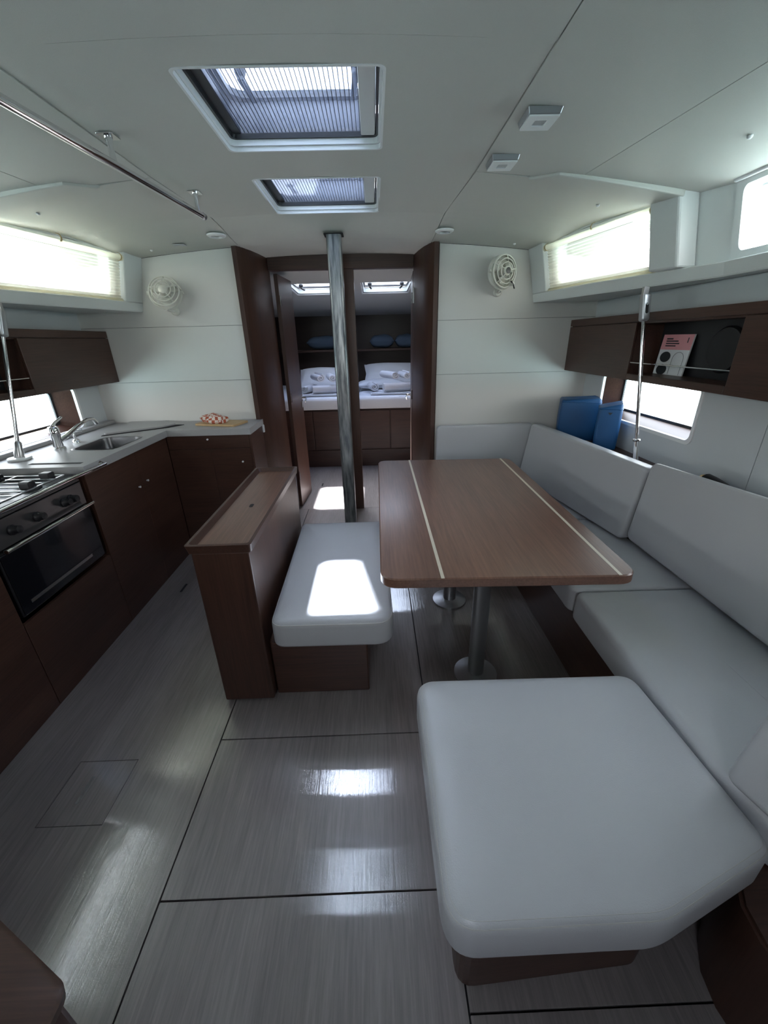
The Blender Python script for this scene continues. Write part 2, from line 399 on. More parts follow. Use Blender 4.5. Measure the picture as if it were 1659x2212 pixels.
def quad_panel(q, sg, n=8):
    """q: (u,Y) corners a,b,c,d"""
    def f(s_, t_, d):
        u = (q[0][0] * (1 - s_) + q[1][0] * s_) * (1 - t_) + (q[3][0] * (1 - s_) + q[2][0] * s_) * t_
        y = (q[0][1] * (1 - s_) + q[1][1] * s_) * (1 - t_) + (q[3][1] * (1 - s_) + q[2][1] * s_) * t_
        return (CX + sg * u, y, zc(u, y) + d)
    plate(lin(0, 1, n), lin(0, 1, 14), lambda a, c: False, f, 0.0115).build('ceiling_panel', 'ceil', ce)
for sg in (-1, 1):
    quad_panel(((0.652 + g, YA), (1.38, YA), (1.04, 1.99 - g), (0.636 + g, 1.97 - g)), sg)
    quad_panel(((1.38 + 2 * g, YA), (1.66, YA), (1.66, 2.08 - g), (1.04 + 2 * g, 1.99 - g)), sg)
    quad_panel(((uc(1.97) + g, 1.97 + g), (1.66, 2.08 + g), (1.30, YW - 0.004), (uc(YW) + g, YW - 0.004)), sg)

# ---- white clad bulkhead left and right of the doors
def clad_wall(name, x0, x1, label):
    o = box(name, 'joint', x0, x1, YW + 0.012, YW + 0.05, 0, 1.93); tag(o, label, 'wall', kind='structure')
    for z0, z1 in ((0.0, 1.131), (1.133, 1.469), (1.471, None)):
        mb = MB()
        if z1: mb.box(x0, x1, YW, YW + 0.0115, z0, z1)
        else:
            for xa, xb in zip(lin(x0, x1, 6)[:-1], lin(x0, x1, 6)[1:]):
                za, zb = zc(xa - CX, YW) - 0.0005, zc(xb - CX, YW) - 0.0005
                mb.hexa([(xa, YW, z0), (xb, YW, z0), (xb, YW + 0.0115, z0), (xa, YW + 0.0115, z0)], [(xa, YW, za), (xb, YW, zb), (xb, YW + 0.0115, zb), (xa, YW + 0.0115, za)])
        mb.build('wall_panel', 'clad', o)
clad_wall('wall_front_left', -2.0, -0.828, 'white clad bulkhead behind the galley worktop')
clad_wall('wall_front_right', 0.428, 1.60, 'white clad bulkhead behind the corner of the settee')

# ---- brown wooden door surround
def ret(sg):
    pts = [(0.630, 2.872), (0.602, 2.874), (0.574, 2.915), (0.550, 3.00), (0.530, 3.12), (0.514, 3.26), (0.514, 3.32), (0.60, 3.32), (0.630, 2.96)]
    return [(CX + sg * a, b_) for a, b_ in pts]
for sg, n_, l in ((-1, 'trim_1', 'curved brown wooden door surround beside the galley bulkhead'), (1, 'trim_2', 'curved brown wooden door surround beside the settee bulkhead')):
    tag(MB().prism(ret(sg), 0, 1.925).build(n_, 'wood_z', smooth=True), l, 'door frame', kind='structure')
tag(MB().box(CX - 0.511, CX + 0.511, 3.258, 3.32, 1.825, 1.93).build('trim_3', 'wood_x', bevel=0.003), 'brown wooden header over the two cabin doors', 'door frame', kind='structure')
tag(MB().box(-0.276, -0.124, 3.258, 3.325, 0, 1.8245).build('trim_4', 'wood_z', bevel=0.003), 'brown wooden upright between the two cabin doors', 'door frame', kind='structure')

# ---- coachroof sides, side deck undersides, hull linings (both sides alike)
FW = (2.12, 2.745); AW = (0.95, 1.80)      # coachroof windows along Y
TW = (0.22, 0.93)
HW = ((1.822, 2.655), (0.35, 1.315)); HZ = (0.885, 1.135)
def side_map(sg, off=0.0):
    def f(y, t_, d):
        u = ub(y) - LEAN * t_ + d + off; zt = zc(ub(y) - LEAN, y) + 0.012
        return (CX + sg * u, y, ZD + t_ * (zt - ZD))
    return f
def hull_map(sg):
    return lambda y, z, d: (CX + sg * (HU + d), y, z)
SIDE = {-1: 'left', 1: 'right'}
wn = 0
for sg in (-1, 1):
    nm = SIDE[sg]; where = 'galley' if sg < 0 else 'settee'
    ys = sorted({YA, 0.0, *AW, *FW, 1.787, 1.945, 2.075, 2.3, 2.5, YW}); ts = [0, TW[0], 0.55, TW[1], 1]
    hole = lambda y, t_: (TW[0] < t_ < TW[1]) and (FW[0] < y < FW[1] or AW[0] < y < AW[1])
    o = plate(ys, ts, hole, side_map(sg, 0.055), 0.05).build('wall_%s_coachroof' % nm, 'gel')
    tag(o, 'white coachroof side with windows above the %s' % where, 'wall', kind='structure')
    # raised surround: sill, forward post and column standing proud of the window recess
    f = side_map(sg)
    plate(ys, [0, 0.16], lambda a, c: False, f, 0.054).build('sill', 'gel', o, bevel=0.004)
    plate([2.775, YW - 0.001], [0.161, 0.5, 0.985], lambda a, c: False, f, 0.054).build('post', 'gel', o, bevel=0.006)
    plate([1.945, 2.075], [0.161, 0.5, 0.985], lambda a, c: False, side_map(sg, -0.03), 0.084).build('column', 'gel', o, bevel=0.008)
    # tapering beam under the ceiling running to that column
    q0 = [(0.850, 1.994), (0.95, 1.918)]; q1 = [(1.475, 2.085), (1.475, 1.94)]
    secs = []
    for k in range(7):
        t_ = k / 6
        a = (q0[0][0] * (1 - t_) + q1[0][0] * t_, q0[0][1] * (1 - t_) + q1[0][1] * t_); b_ = (q0[1][0] * (1 - t_) + q1[1][0] * t_, q0[1][1] * (1 - t_) + q1[1][1] * t_)
        dp = 0.010 + 0.012 * t_
        secs.append([(CX + sg * a[0], a[1], zc(*a) + 0.004), (CX + sg * a[0], a[1], zc(*a) - dp), (CX + sg * b_[0], b_[1], zc(*b_) - dp), (CX + sg * b_[0], b_[1], zc(*b_) + 0.004)])
    MB().rings(secs).build('roof_beam', 'ceil', o, bevel=0.006)
    # side deck underside
    sd = plate(sorted({YA, 1.0, 1.787, 2.0, 2.3, 2.6, YW}), [0, 1], lambda a, c: False,
               lambda y, s_, d, sg=sg: (CX + sg * ((ub(y) + 0.002) * (1 - s_) + (HU + 0.12) * s_), y, ZD - 0.001 + d), 0.05).build('ceiling_sidedeck_%s' % nm, 'gel')
    tag(sd, 'white underside of the side deck over the %s lockers' % where, 'ceiling', kind='structure')
    # hull lining in two panels
    hl = plate([YA, HW[1][0] - 0.02, HW[1][1] + 0.02, HW[0][0] - 0.02, HW[0][1] + 0.02, YW + 0.05], [-0.02, HZ[0] - 0.02, HZ[1] + 0.02, ZD],
               lambda y, z: HZ[0] - 0.02 < z < HZ[1] + 0.02 and any(a - 0.02 < y < b_ + 0.02 for a, b_ in HW), lambda y, z, d, sg=sg: (CX + sg * (HU + 0.012 + d), y, z), 0.06).build('wall_%s_hull' % nm, 'joint')
    tag(hl, 'pale hull lining with long windows behind the %s' % where, 'wall', kind='structure')
    for ya, yb, (h0, h1) in ((YA, 1.471, HW[1]), (1.474, YW - 0.001, HW[0])):
        plate(sorted([ya, yb, h0, h1]), [0, HZ[0], HZ[1], ZD - 0.002], lambda y, z, h0=h0, h1=h1: HZ[0] < z < HZ[1] and h0 < y < h1, hull_map(sg), 0.0115).build('lining_panel', 'hull', hl)
    # windows
    for (y0, y1), kind in ((FW, 'coach'), (AW, 'coach'), (HW[0], 'hull'), (HW[1], 'hull')):
        wn += 1
        if kind == 'coach':
            f = side_map(sg, 0.055); a, c = TW; rr_ = 0.035
            out = [(y, (t_ - 0) / 1) for y, t_ in rrect(y0 - 0.002, y1 + 0.002, a - 0.005, c + 0.005, rr_)]
            # radius is in mixed units; scale the t axis separately
            hgt = 0.27
            out = [(y, t_ / hgt) for y, t_ in rrect(y0 - 0.012, y1 + 0.012, (a) * hgt - 0.012, c * hgt + 0.010, 0.02)]
            inn = [(y, t_ / hgt) for y, t_ in rrect(y0 + 0.012, y1 - 0.012, a * hgt + 0.010, c * hgt - 0.010, 0.022)]
            d0, d1, dp, fm = -0.006, 0.052, 0.04, 'gel'
        else:
            f = hull_map(sg); a, c = HZ
            out = rrect(y0 - 0.014, y1 + 0.014, a - 0.014, c + 0.014, 0.035); inn = rrect(y0 + 0.004, y1 - 0.004, a + 0.004, c - 0.004, 0.030)
            d0, d1, dp, fm = -0.006, 0.010, 0.105, 'trimw'
        wd = {('coach', FW): 'coachroof window behind the cream blind over the %s', ('coach', AW): 'bare coachroof window aft of the roof beam over the %s',
              ('hull', HW[0]): 'long hull window below the overhead locker at the %s', ('hull', HW[1]): 'aft hull window beyond the lining seam at the %s'}[(kind, (y0, y1))] % where
        cy = (y0 + y1) / 2; cp = f(cy, (a + c) / 2, 0.02)
        wt = thing('window_%d' % wn, f(cy, a, 0.02), wd, 'window', kind='structure')
        ring_frame(out, inn, d0, d1, f).build('window_frame', fm, wt, smooth=True)
        if kind == 'hull':
            # deep reveal funnelling out to the pane through the hull
            inn2 = rrect(y0 + 0.02, y1 - 0.07, a + 0.035, c - 0.012, 0.025)
            mb = MB(); mb.rings([[f(p[0], p[1], 0.0105) for p in inn], [f(p[0], p[1], 0.105) for p in inn2], [f(p[0], p[1], 0.112) for p in rrect(y0 - 0.02, y1 + 0.02, a - 0.02, c + 0.02, 0.02)]], cap=False)
            mb.build('reveal', 'wood_y', wt, smooth=True)
            ring_frame(rrect(y0 + 0.012, y1 - 0.062, a + 0.027, c - 0.006, 0.03), rrect(y0 + 0.030, y1 - 0.080, a + 0.045, c - 0.020, 0.03), 0.094, 0.103, f).build('seal', 'rubber', wt, smooth=True)
            pane = [(y0 + 0.02, a + 0.03), (y1 - 0.07, a + 0.03), (y1 - 0.07, c - 0.01), (y0 + 0.02, c - 0.01)]
        else:
            pane = [(y0 - 0.004, a - 0.01), (y1 + 0.004, a - 0.01), (y1 + 0.004, c + 0.01), (y0 - 0.004, c + 0.01)]
        MB().add([f(p[0], p[1], dp) for p in pane], [(0, 1, 2, 3)]).build('window_pane', 'glass', wt)
        c0, c1, c2 = Vector(f(pane[0][0], pane[0][1], dp + 0.02)), Vector(f(pane[1][0], pane[1][1], dp + 0.02)), Vector(f(pane[2][0], pane[2][1], dp + 0.02))
        nn = (c1 - c0).cross(c2 - c1).normalized(); ctr = (c0 + c2) / 2
        if nn.x * sg > 0: nn = -nn
        portal(ctr, nn, (c1 - c0).length, (c2 - c1).length)

# ---- aft end of the saloon with the open companionway (behind the camera)
cw = (-0.46, 0.04, 1.05, 1.78)
aw = plate([-2.0, cw[0], cw[1], 1.62], [-0.02, cw[2], cw[3], 2.05], lambda x, z: cw[0] < x < cw[1] and cw[2] < z < cw[3], lambda x, z, d: (x, YA - d, z), 0.05).build('wall_aft', 'wood_x')
tag(aw, 'brown wooden aft bulkhead with open companionway', 'wall', kind='structure')
portal(((cw[0] + cw[1]) / 2, YA - 0.03, (cw[2] + cw[3]) / 2), (0, 1, 0), cw[1] - cw[0], cw[3] - cw[2])

# ---- forward cabin shell
def zcab(y): return 1.868 - 0.02 * max(0, y - 3.3) - 0.045 * max(0, y - 4.3) ** 1.6
CH = ((-0.79, -0.30), (-0.10, 0.39)); CHY = (4.22, 4.86)
def in_ch(x, y): return CHY[0] < y < CHY[1] and any(a < x < b_ for a, b_ in CH)
cc = plate(sorted([-1.5, 1.1] + [v for a in CH for v in a]), sorted([3.325, 3.7, 5.0, 5.4, 5.8, 6.2] + list(CHY)), in_ch, lambda x, y, d: (x, y, zcab(y) + d), 0.05).build('ceiling_cabin', 'ceil', smooth=False)
tag(cc, 'pale sloping ceiling of the forward cabin', 'ceiling', kind='structure')
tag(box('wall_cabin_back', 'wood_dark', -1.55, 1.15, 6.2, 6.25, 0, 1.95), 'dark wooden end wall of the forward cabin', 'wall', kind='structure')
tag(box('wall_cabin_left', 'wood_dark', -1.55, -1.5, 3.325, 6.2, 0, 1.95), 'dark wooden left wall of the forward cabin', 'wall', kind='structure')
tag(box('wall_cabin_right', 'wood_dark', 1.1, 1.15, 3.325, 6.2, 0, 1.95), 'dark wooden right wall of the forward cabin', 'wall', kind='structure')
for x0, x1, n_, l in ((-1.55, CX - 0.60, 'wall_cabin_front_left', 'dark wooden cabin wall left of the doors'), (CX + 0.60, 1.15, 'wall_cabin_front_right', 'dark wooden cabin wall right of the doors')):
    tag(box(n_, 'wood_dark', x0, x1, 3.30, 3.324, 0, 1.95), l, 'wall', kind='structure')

# ---- outside: sea, mast, and spar with sail bag added to shade aft hatch
tag(box('water', 'sea', -150, 150, -150, 150, -0.75, -0.7), 'open sea around the hull', 'water', kind='structure')
mast = thing('mast', (CX, 2.82, 2.0725), 'pale aluminium mast stepped on deck over the support post', 'mast')
MB().prism([(CX + 0.125 * math.cos(a), 2.82 + 0.12 * math.sin(a)) for a in [2 * math.pi * k / 24 for k in range(24)]], 2.0925, 9).build('mast_tube', 'alu', mast, smooth=True)  # tube made thicker than a real mast to narrow the bench sun patch
MB().prism(rrect(CX - 0.15, CX + 0.15, 2.64, 3.00, 0.03), 2.0725, 2.0925).build('mast_step', 'alu', mast)
bo = thing('shade_boom', (CX, 0.6, 3.1), 'unseen aluminium spar with wide sail bag, added above the deck to shade the aft hatch', 'shade_boom')
MB().tube([(CX, 2.55, 3.10), (CX, -1.6, 3.12)], 0.07).build('shade_boom_tube', 'alu', bo, smooth=True)
MB().rings([[(CX - 0.05 + 0.33 * math.cos(a), y, 3.40 + (0.20 + 0.03 * k) * math.sin(a)) for a in [2 * math.pi * j / 16 for j in range(16)]] for k, y in enumerate((-1.5, 0.5, 1.6, 2.42))]).build('shade_bag', 'sail', bo, smooth=True)  # bag widened to block the sun, translucent to brighten the floor reflection
dk = plate(sorted([-1.9, 1.5, HX[0] + HI, HX[1] - HI]), sorted([YA - 0.1, 3.30] + YH), lambda x, y: HX[0] + HI < x < HX[1] - HI and any(a + HI < y < b_ - HI for a, b_ in HY), lambda x, y, d: (x, y, 2.052 + d), 0.02).build('ceiling_deck', 'deckw')
tag(dk, 'white outer deck over the saloon', 'deck', kind='structure')

# ================================================================== HATCHES
def make_hatch(x0, x1, y0, y1, zb, zt, label, group, screen=True, wall='upstand', handles=((0.20, 0.62), (0.86, 0.56)), hs=1.0, vq=1.0):
    ym = (y0 + y1) / 2
    h = thing('deck_hatch', ((x0 + x1) / 2, ym, zb(ym) - 0.012), label, 'hatch', group)
    f = lambda x, y, d: (x, y, (zb(y) + d) if d < 0.05 else d)
    L = lambda ins, z, rc=0.02: [(p[0], p[1], (zb(p[1]) + z * vq) if z < 0.06 else z) for p in rrect(x0 + ins, x1 - ins, y0 + ins, y1 - ins, rc)]
    # white lining of the cut-out: thin lip, then a step; black gasket; upstand through the deck
    MB().rings([L(-0.006, -0.0005), L(-0.006, -0.003), L(0.0012, -0.003), L(0.0015, 0.010)], cap=False).build('trim', 'trimw', h, smooth=True)
    MB().rings([L(0.0016, 0.0105), L(0.008, 0.0105), L(0.009, 0.026)], cap=False).build('inner_trim', 'trimw', h, smooth=True)
    MB().rings([L(0.0092, 0.0265), L(0.016, 0.0265), L(0.017, 0.040)], cap=False).build('gasket', 'rubber', h, smooth=True)
    MB().rings([L(0.0172, 0.0405, 0.03), L(0.018, zt, 0.05), L(-0.02, zt, 0.05)], cap=False).build('upstand', wall, h, smooth=True)
    q = [L(0.0, zt + 0.002, 0.05), L(0.036, zt + 0.002, 0.05), L(0.036, zt + 0.02, 0.05), L(0.0, zt + 0.02, 0.05)]; q.append(q[0])
    MB().rings(q, cap=False).build('lid_frame', 'rubber', h, smooth=True)
    i = 0.017
    lens = MB().add([(x0 + i, y0 + i, zt + 0.015), (x1 - i, y0 + i, zt + 0.015), (x1 - i, y1 - i, zt + 0.015), (x0 + i, y1 - i, zt + 0.015)], [(0, 1, 2, 3)]).build('lens', 'tint', h)
    for hx, hy in handles:
        x = x0 + (x1 - x0) * hx; y = y0 + (y1 - y0) * hy
        hb = MB().lathe([(0.016 * hs, 0), (0.018 * hs, -0.012), (0.012 * hs, -0.026), (0.0, -0.027)], 14, (x, y, zt + 0.0145)).build('handle', 'black', h, smooth=True)
        s_ = 1 if hx < 0.5 else -1
        MB().hexa([(x - 0.010, y - 0.01, zt - 0.022), (x + 0.010, y - 0.01, zt - 0.022), (x + 0.008 + 0.012 * s_, y + 0.10 * hs, zt - 0.030), (x - 0.008 + 0.012 * s_, y + 0.10 * hs, zt - 0.030)],
                  [(x - 0.010, y - 0.01, zt - 0.008), (x + 0.010, y - 0.01, zt - 0.008), (x + 0.008 + 0.012 * s_, y + 0.10 * hs, zt - 0.014), (x - 0.008 + 0.012 * s_, y + 0.10 * hs, zt - 0.014)]).build('lever', 'black', hb, bevel=0.003)
    if screen:
        # pleated insect screen drawn across from the right hand cassette
        xa, xb = x0 + i + 0.030, x1 - i - 0.052; n_ = int((xb - xa) / 0.0125) * 2
        zz = zb(ym) + 0.042
        vs_ = []; fs_ = []
        for k in range(n_ + 1):
            x = xa + (xb - xa) * k / n_; z = zz + (0.010 if k % 2 else 0.0)
            vs_ += [(x, y0 + i + 0.002, z), (x, y1 - i - 0.002, z)]
            if k: fs_.append((2 * k - 2, 2 * k, 2 * k + 1, 2 * k - 1))
        sc = MB().add(vs_, fs_).build('pleated_screen', 'screen', h, fix=False)
        mbk = MB()
        for k in range(0, n_ + 1, 2):
            x = xa + (xb - xa) * k / n_; mbk.box(x - 0.0010, x + 0.0010, y0 + i + 0.002, y1 - i - 0.002, zz - 0.0012, zz + 0.0008)
        o_ = mbk.build('pleat_folds', 'rubber', sc); o_['kind'] = 'stuff'
        MB().box(x1 - i - 0.050, x1 - i - 0.002, y0 + i + 0.002, y1 - i - 0.002, zz - 0.014, zz + 0.014).build('screen_cassette', 'gel', h, bevel=0.003)
        MB().box(xa - 0.028, xa, y0 + i + 0.002, y1 - i - 0.002, zz - 0.004, zz + 0.012).build('screen_bar', 'rubber', h, bevel=0.002)
    portal(((x0 + x1) / 2, ym, zt + 0.03), (0, 0, -1), x1 - x0 - 2 * i - 0.04, y1 - y0 - 2 * i - 0.04)
    return h
zsal = lambda y: zc(0.15, y)
make_hatch(HX[0], HX[1], *HY[0], zsal, 2.10, 'tinted deck hatch with black levers, nearer the companionway end of the ceiling', 'saloon deck hatches')
make_hatch(HX[0], HX[1], *HY[1], zsal, 2.10, 'tinted deck hatch in the ceiling just aft of the support post', 'saloon deck hatches')
for (a, b_), l in ((CH[0], 'small deck hatch in the forward cabin ceiling over the open left door'), (CH[1], 'small deck hatch in the forward cabin ceiling seen through the right doorway')):
    make_hatch(a, b_, CHY[0], CHY[1], zcab, 1.876, l, 'forward cabin hatches', screen=False, wall='gel', handles=((0.17, 0.60), (0.83, 0.60)), hs=1.3, vq=0.3)

# ================================================================== BLINDS
for sg in (-1, 1):
    where = 'galley' if sg < 0 else 'settee'
    f = side_map(sg, 0.02)
    y0, y1 = FW[0] - 0.04, FW[1] + 0.025
    bl = thing('window_blind', f((y0 + y1) / 2, 0.2, 0), 'cream pleated blind drawn over the coachroof window above the %s' % where, 'blind', 'coachroof blinds')
    vs_, fs_ = [], []
    n_ = 28
    for k in range(n_ + 1):
        t_ = 0.19 + (0.825 - 0.19) * k / n_
        for j in range(2): vs_.append(f(y0 if j == 0 else y1, t_, 0.006 if k % 2 else 0.0))
        if k: fs_.append((2 * k - 2, 2 * k - 1, 2 * k + 1, 2 * k))
    MB().add(vs_, fs_).build('blind_cloth', 'blind', bl, fix=False)
    MB().tube([f(y0 - 0.005, 0.185, 0), f(y1 + 0.005, 0.185, 0)], 0.009, 8).build('bottom_rail', 'blind', bl, smooth=True)
    MB().tube([f(y0 - 0.005, 0.872, -0.006), f(y1 + 0.005, 0.872, -0.006)], 0.016, 12).build('head_roll', 'blind', bl, smooth=True)
    for yy in (y0 + 0.02, (y0 + y1) / 2, y1 - 0.015):
        pts = []
        for k in range(9):
            a = math.radians(-120 + 210 * k / 8); p = Vector(f(yy, 0.872, -0.006)); pts.append(p + Vector((-sg * math.cos(a) * 0.019, 0, math.sin(a) * 0.019)))
        vv = MB(); vv.rings([[p + Vector((0, -0.005, 0)) for p in pts], [p + Vector((0, 0.005, 0)) for p in pts]], cap=False, closed=False)
        o_ = vv.build('bracket', 'tan', bl, fix=False); md = o_.modifiers.new('thick', 'SOLIDIFY'); md.thickness = 0.002

# white roll above the bare aft windows
for sg in (-1, 1):
    f = side_map(sg, 0.02)
    tag(MB().tube([f(0.85, 0.955, 0.012), f(AW[1] - 0.0, 0.955, 0.012)], 0.010, 10).build('curtain_rail', 'trimw', smooth=True),
        'white rail over the bare aft coachroof window above the %s' % ('galley' if sg < 0 else 'settee'), 'rail', 'window rails')

# ================================================================== CEILING FITTINGS
def square_light(x, y, label):
    z = zc(x - CX, y)
    t_ = thing('ceiling_spotlight', (x, y, z - 0.022), label, 'light', 'square ceiling lights')
    MB().hexa([(x - 0.045, y - 0.045, z - 0.018), (x + 0.045, y - 0.045, z - 0.018), (x + 0.045, y + 0.045, z - 0.018), (x - 0.045, y + 0.045, z - 0.018)],
              [(x - 0.05, y - 0.05, z - 0.001), (x + 0.05, y - 0.05, z - 0.001), (x + 0.05, y + 0.05, z - 0.001), (x - 0.05, y + 0.05, z - 0.001)]).build('housing', 'alu', t_, bevel=0.002)
    q = [[(p[0], p[1], zz) for p in pl] for pl, zz in ((rrect(x - 0.044, x + 0.044, y - 0.044, y + 0.044, 0.004), z - 0.0182), (rrect(x - 0.044, x + 0.044, y - 0.044, y + 0.044, 0.004), z - 0.022), (rrect(x - 0.018, x + 0.018, y - 0.018, y + 0.018, 0.004), z - 0.022), (rrect(x - 0.018, x + 0.018, y - 0.018, y + 0.018, 0.004), z - 0.0185))]
    MB().rings(q, cap=False).build('cover', 'trimw', t_)
    MB().box(x - 0.0175, x + 0.0175, y - 0.0175, y + 0.0175, z - 0.0195, z - 0.0183).build('lens', 'alu', t_)
square_light(0.508, 1.523, 'square silver ceiling light nearer the companionway of the pair by the ceiling joint')
square_light(0.493, 1.843, 'square silver ceiling light nearer the bulkhead fan of the pair by the ceiling joint')
for x, y, l in ((0.425, 2.715, 'round white ceiling light before the settee bulkhead'), (-0.864, 2.71, 'round white ceiling light before the galley bulkhead')):
    z = zc(x - CX, y)
    t_ = thing('round_downlight', (x, y, z - 0.012), l, 'light', 'round ceiling lights')
    MB().lathe([(0.028, -0.004), (0.030, -0.012), (0.042, -0.012), (0.052, -0.006), (0.053, 0.0), (0.028, 0.0), (0.028, -0.004)], 28, (x, y, z - 0.0006)).build('bezel', 'trimw', t_, smooth=True)
    MB().lathe([(0.0, -0.002), (0.0275, -0.003), (0.0275, 0.0), (0.0, 0.0)], 24, (x, y, z - 0.001)).build('lens', 'alu', t_, smooth=True)
for x, y, l in ((1.146, 1.517, 'small white cap on the ceiling above the bare settee window'), (1.052, 2.222, 'small white cap on the ceiling above the settee blind'),
             (-1.46, 2.18, 'small white cap on the ceiling above the galley blind'), (-1.284, 2.80, 'small white cap on the ceiling near the galley fan'), (0.865, 2.82, 'small white cap on the ceiling near the settee fan')):
    tag(MB().lathe([(0.008, 0), (0.008, -0.004), (0.005, -0.008), (0.0, -0.009)], 12, (x, y, zc(x - CX, y) - 0.0004)).build('screw_cap', 'trimw', smooth=True), l, 'cap', 'ceiling screw caps')  # snap caps over the ceiling screws
z = zc(-1.10 - CX, 2.77); sw = MB(); sw.prism(rrect(-1.14, -1.07, 2.755, 2.79, 0.004), z - 0.008, z - 0.003)
tag(sw.build('touch_switch', 'alu', bevel=0.001), 'small flat metal switch plate on ceiling near the galley light', 'switch')
# handrail
hr = thing('handrail', (-0.80, 1.5, 1.87), 'chrome grab rail on the ceiling over the galley walkway', 'handrail')
def railpt(y): return (-0.837 + (y - 1.237) * 0.099 - 0.004, y, 1.890)
MB().tube([railpt(0.2), railpt(1.0), railpt(1.6), railpt(2.19)], 0.0125, 14).build('rail', 'chrome', hr, smooth=True)
MB().lathe([(0.0128, -0.004), (0.0145, 0.0), (0.0145, 0.018), (0.012, 0.021), (0, 0.022)], 14, railpt(2.19), Vector(railpt(2.19)) - Vector(railpt(1.6))).build('end_cap', 'steel', hr, smooth=True)
for y in (0.85, 1.624, 2.155):
    x, _, zr = railpt(y); zt = zc(x - CX, y)
    MB().lathe([(0.0095, 0.008), (0.0085, 0.05), (0.012, zt - zr - 0.006), (0.012, zt - zr - 0.003)], 12, (x, y, zr)).build('stanchion', 'chrome', hr, smooth=True)
    MB().prism(rrect(x - 0.026, x + 0.026, y - 0.026, y + 0.026, 0.005), zt - 0.0045, zt - 0.001).build('base_plate', 'chrome', hr, bevel=0.001)

# ================================================================== SUPPORT POST
py = 2.78
po = thing('support_post', (CX, py, 0), 'worn metal compression post standing before the cabin doors', 'post')
MB().prism(rrect(CX - 0.043, CX + 0.043, py - 0.04, py + 0.04, 0.018, 6), 0.0, 1.9305).build('post_tube', 'post', po, smooth=True)
MB().prism(rrect(CX - 0.056, CX + 0.056, py - 0.045, py + 0.052, 0.01, 4), 1.9245, 1.9295).build('ceiling_slot', 'joint', po)

# ================================================================== DOORS
def door(n_, hx, x1, label, side):
    d = thing('door_%d' % n_, (hx, 3.335, 0.012), label, 'door', kind='structure')
    y0, y1 = 3.335, 3.735; th = 0.028 * side
    leaf = MB().hexa([(hx, y0, 0.012), (x1, y1, 0.012), (x1 - th, y1, 0.012), (hx - th, y0, 0.012)], [(hx, y0, 1.815), (x1, y1, 1.815), (x1 - th, y1, 1.815), (hx - th, y0, 1.815)]).build('door_leaf', 'wood_z', d, bevel=0.003)
    # inner is the side turned to the middle of the doorway
    zz = 0.905; xi = x1 - (x1 - hx) * 0.08; yy = y1 - 0.035
    hb = MB().lathe([(0.017, 0), (0.017, 0.006), (0.009, 0.008), (0.008, 0.035), (0.0, 0.036)], 14, (xi, yy, zz), (side, 0, 0)).build('handle', 'chrome', d, smooth=True)
    MB().tube([(xi + side * 0.033, yy, zz), (xi + side * 0.040, yy - 0.02, zz - 0.005), (xi + side * 0.040, yy - 0.06, zz - 0.03)], 0.0065, 8).build('lever', 'chrome', hb, smooth=True)
    MB().box(xi - 0.001 * side, xi + 0.003 * side, yy - 0.02, yy + 0.02, zz - 0.085, zz - 0.03).build('lock_plate', 'steel', d, bevel=0.001)
    for z in (0.3, 0.95, 1.64):
        MB().tube([(hx + side * 0.006, y0 - 0.008, z - 0.035), (hx + side * 0.006, y0 - 0.008, z + 0.035)], 0.005, 8).build('hinge', 'chrome', d, smooth=True)
door(1, -0.676, -0.650, 'brown wooden door swung open into the cabin beside the galley', 1)
door(2, 0.302, 0.322, 'brown wooden door swung open into the cabin beside the settee', -1)
# keeper plate on the right hand frame, light switch on the left one
tag(MB().box(0.2935, 0.3115, 3.2545, 3.2578, 1.60, 1.70).build('hinge_plate', 'trimw', bevel=0.001), 'white metal hinge plate high on the right door frame', 'plate')
k = MB().prism(rrect(-0.812, -0.790, 0.775, 0.830, 0.006), 2.8655, 2.872); k.mapv(lambda p: (p.x, p.z, p.y))
tag(k.build('light_switch', 'trimw', bevel=0.001), 'small white light switch on the wood at the worktop end', 'switch')

# ================================================================== BED AND LINEN
bed = thing('berth', (-0.2, 5.3, 0), 'dark wooden double berth base in the forward cabin', 'bed')
MB().box(-1.49, 1.09, 4.585, 6.19, 0, 0.655).build('bed_base', 'wood_x', bed)
for x0, x1 in ((-1.48, -0.71), (-0.70, 0.16), (0.17, 1.08)):
    dr = MB().box(x0, x1, 4.565, 4.5845, 0.205, 0.64).build('drawer_front', 'wood_x', bed, bevel=0.004)
    MB().lathe([(0.010, 0), (0.010, 0.008), (0.0, 0.009)], 10, ((x0 + x1) / 2, 4.565, 0.575), (0, -1, 0)).build('knob', 'chrome', dr, smooth=True)
MB().box(-1.48, 1.08, 4.574, 4.5845, 0.0, 0.195).build('plinth_board', 'wood_x', bed, bevel=0.003)
for x0, x1, l in ((-1.46, -0.205, 'white sheeted mattress on the left half of the berth'), (-0.195, 1.06, 'white sheeted mattress on the right half of the berth')):
    tag(cushion(rrect(x0, x1, 4.565, 6.15, 0.05), 0.656, 0.785, 0.035, 0.01).build('mattress', 'linen', smooth=True), l, 'mattress', 'berth mattresses')
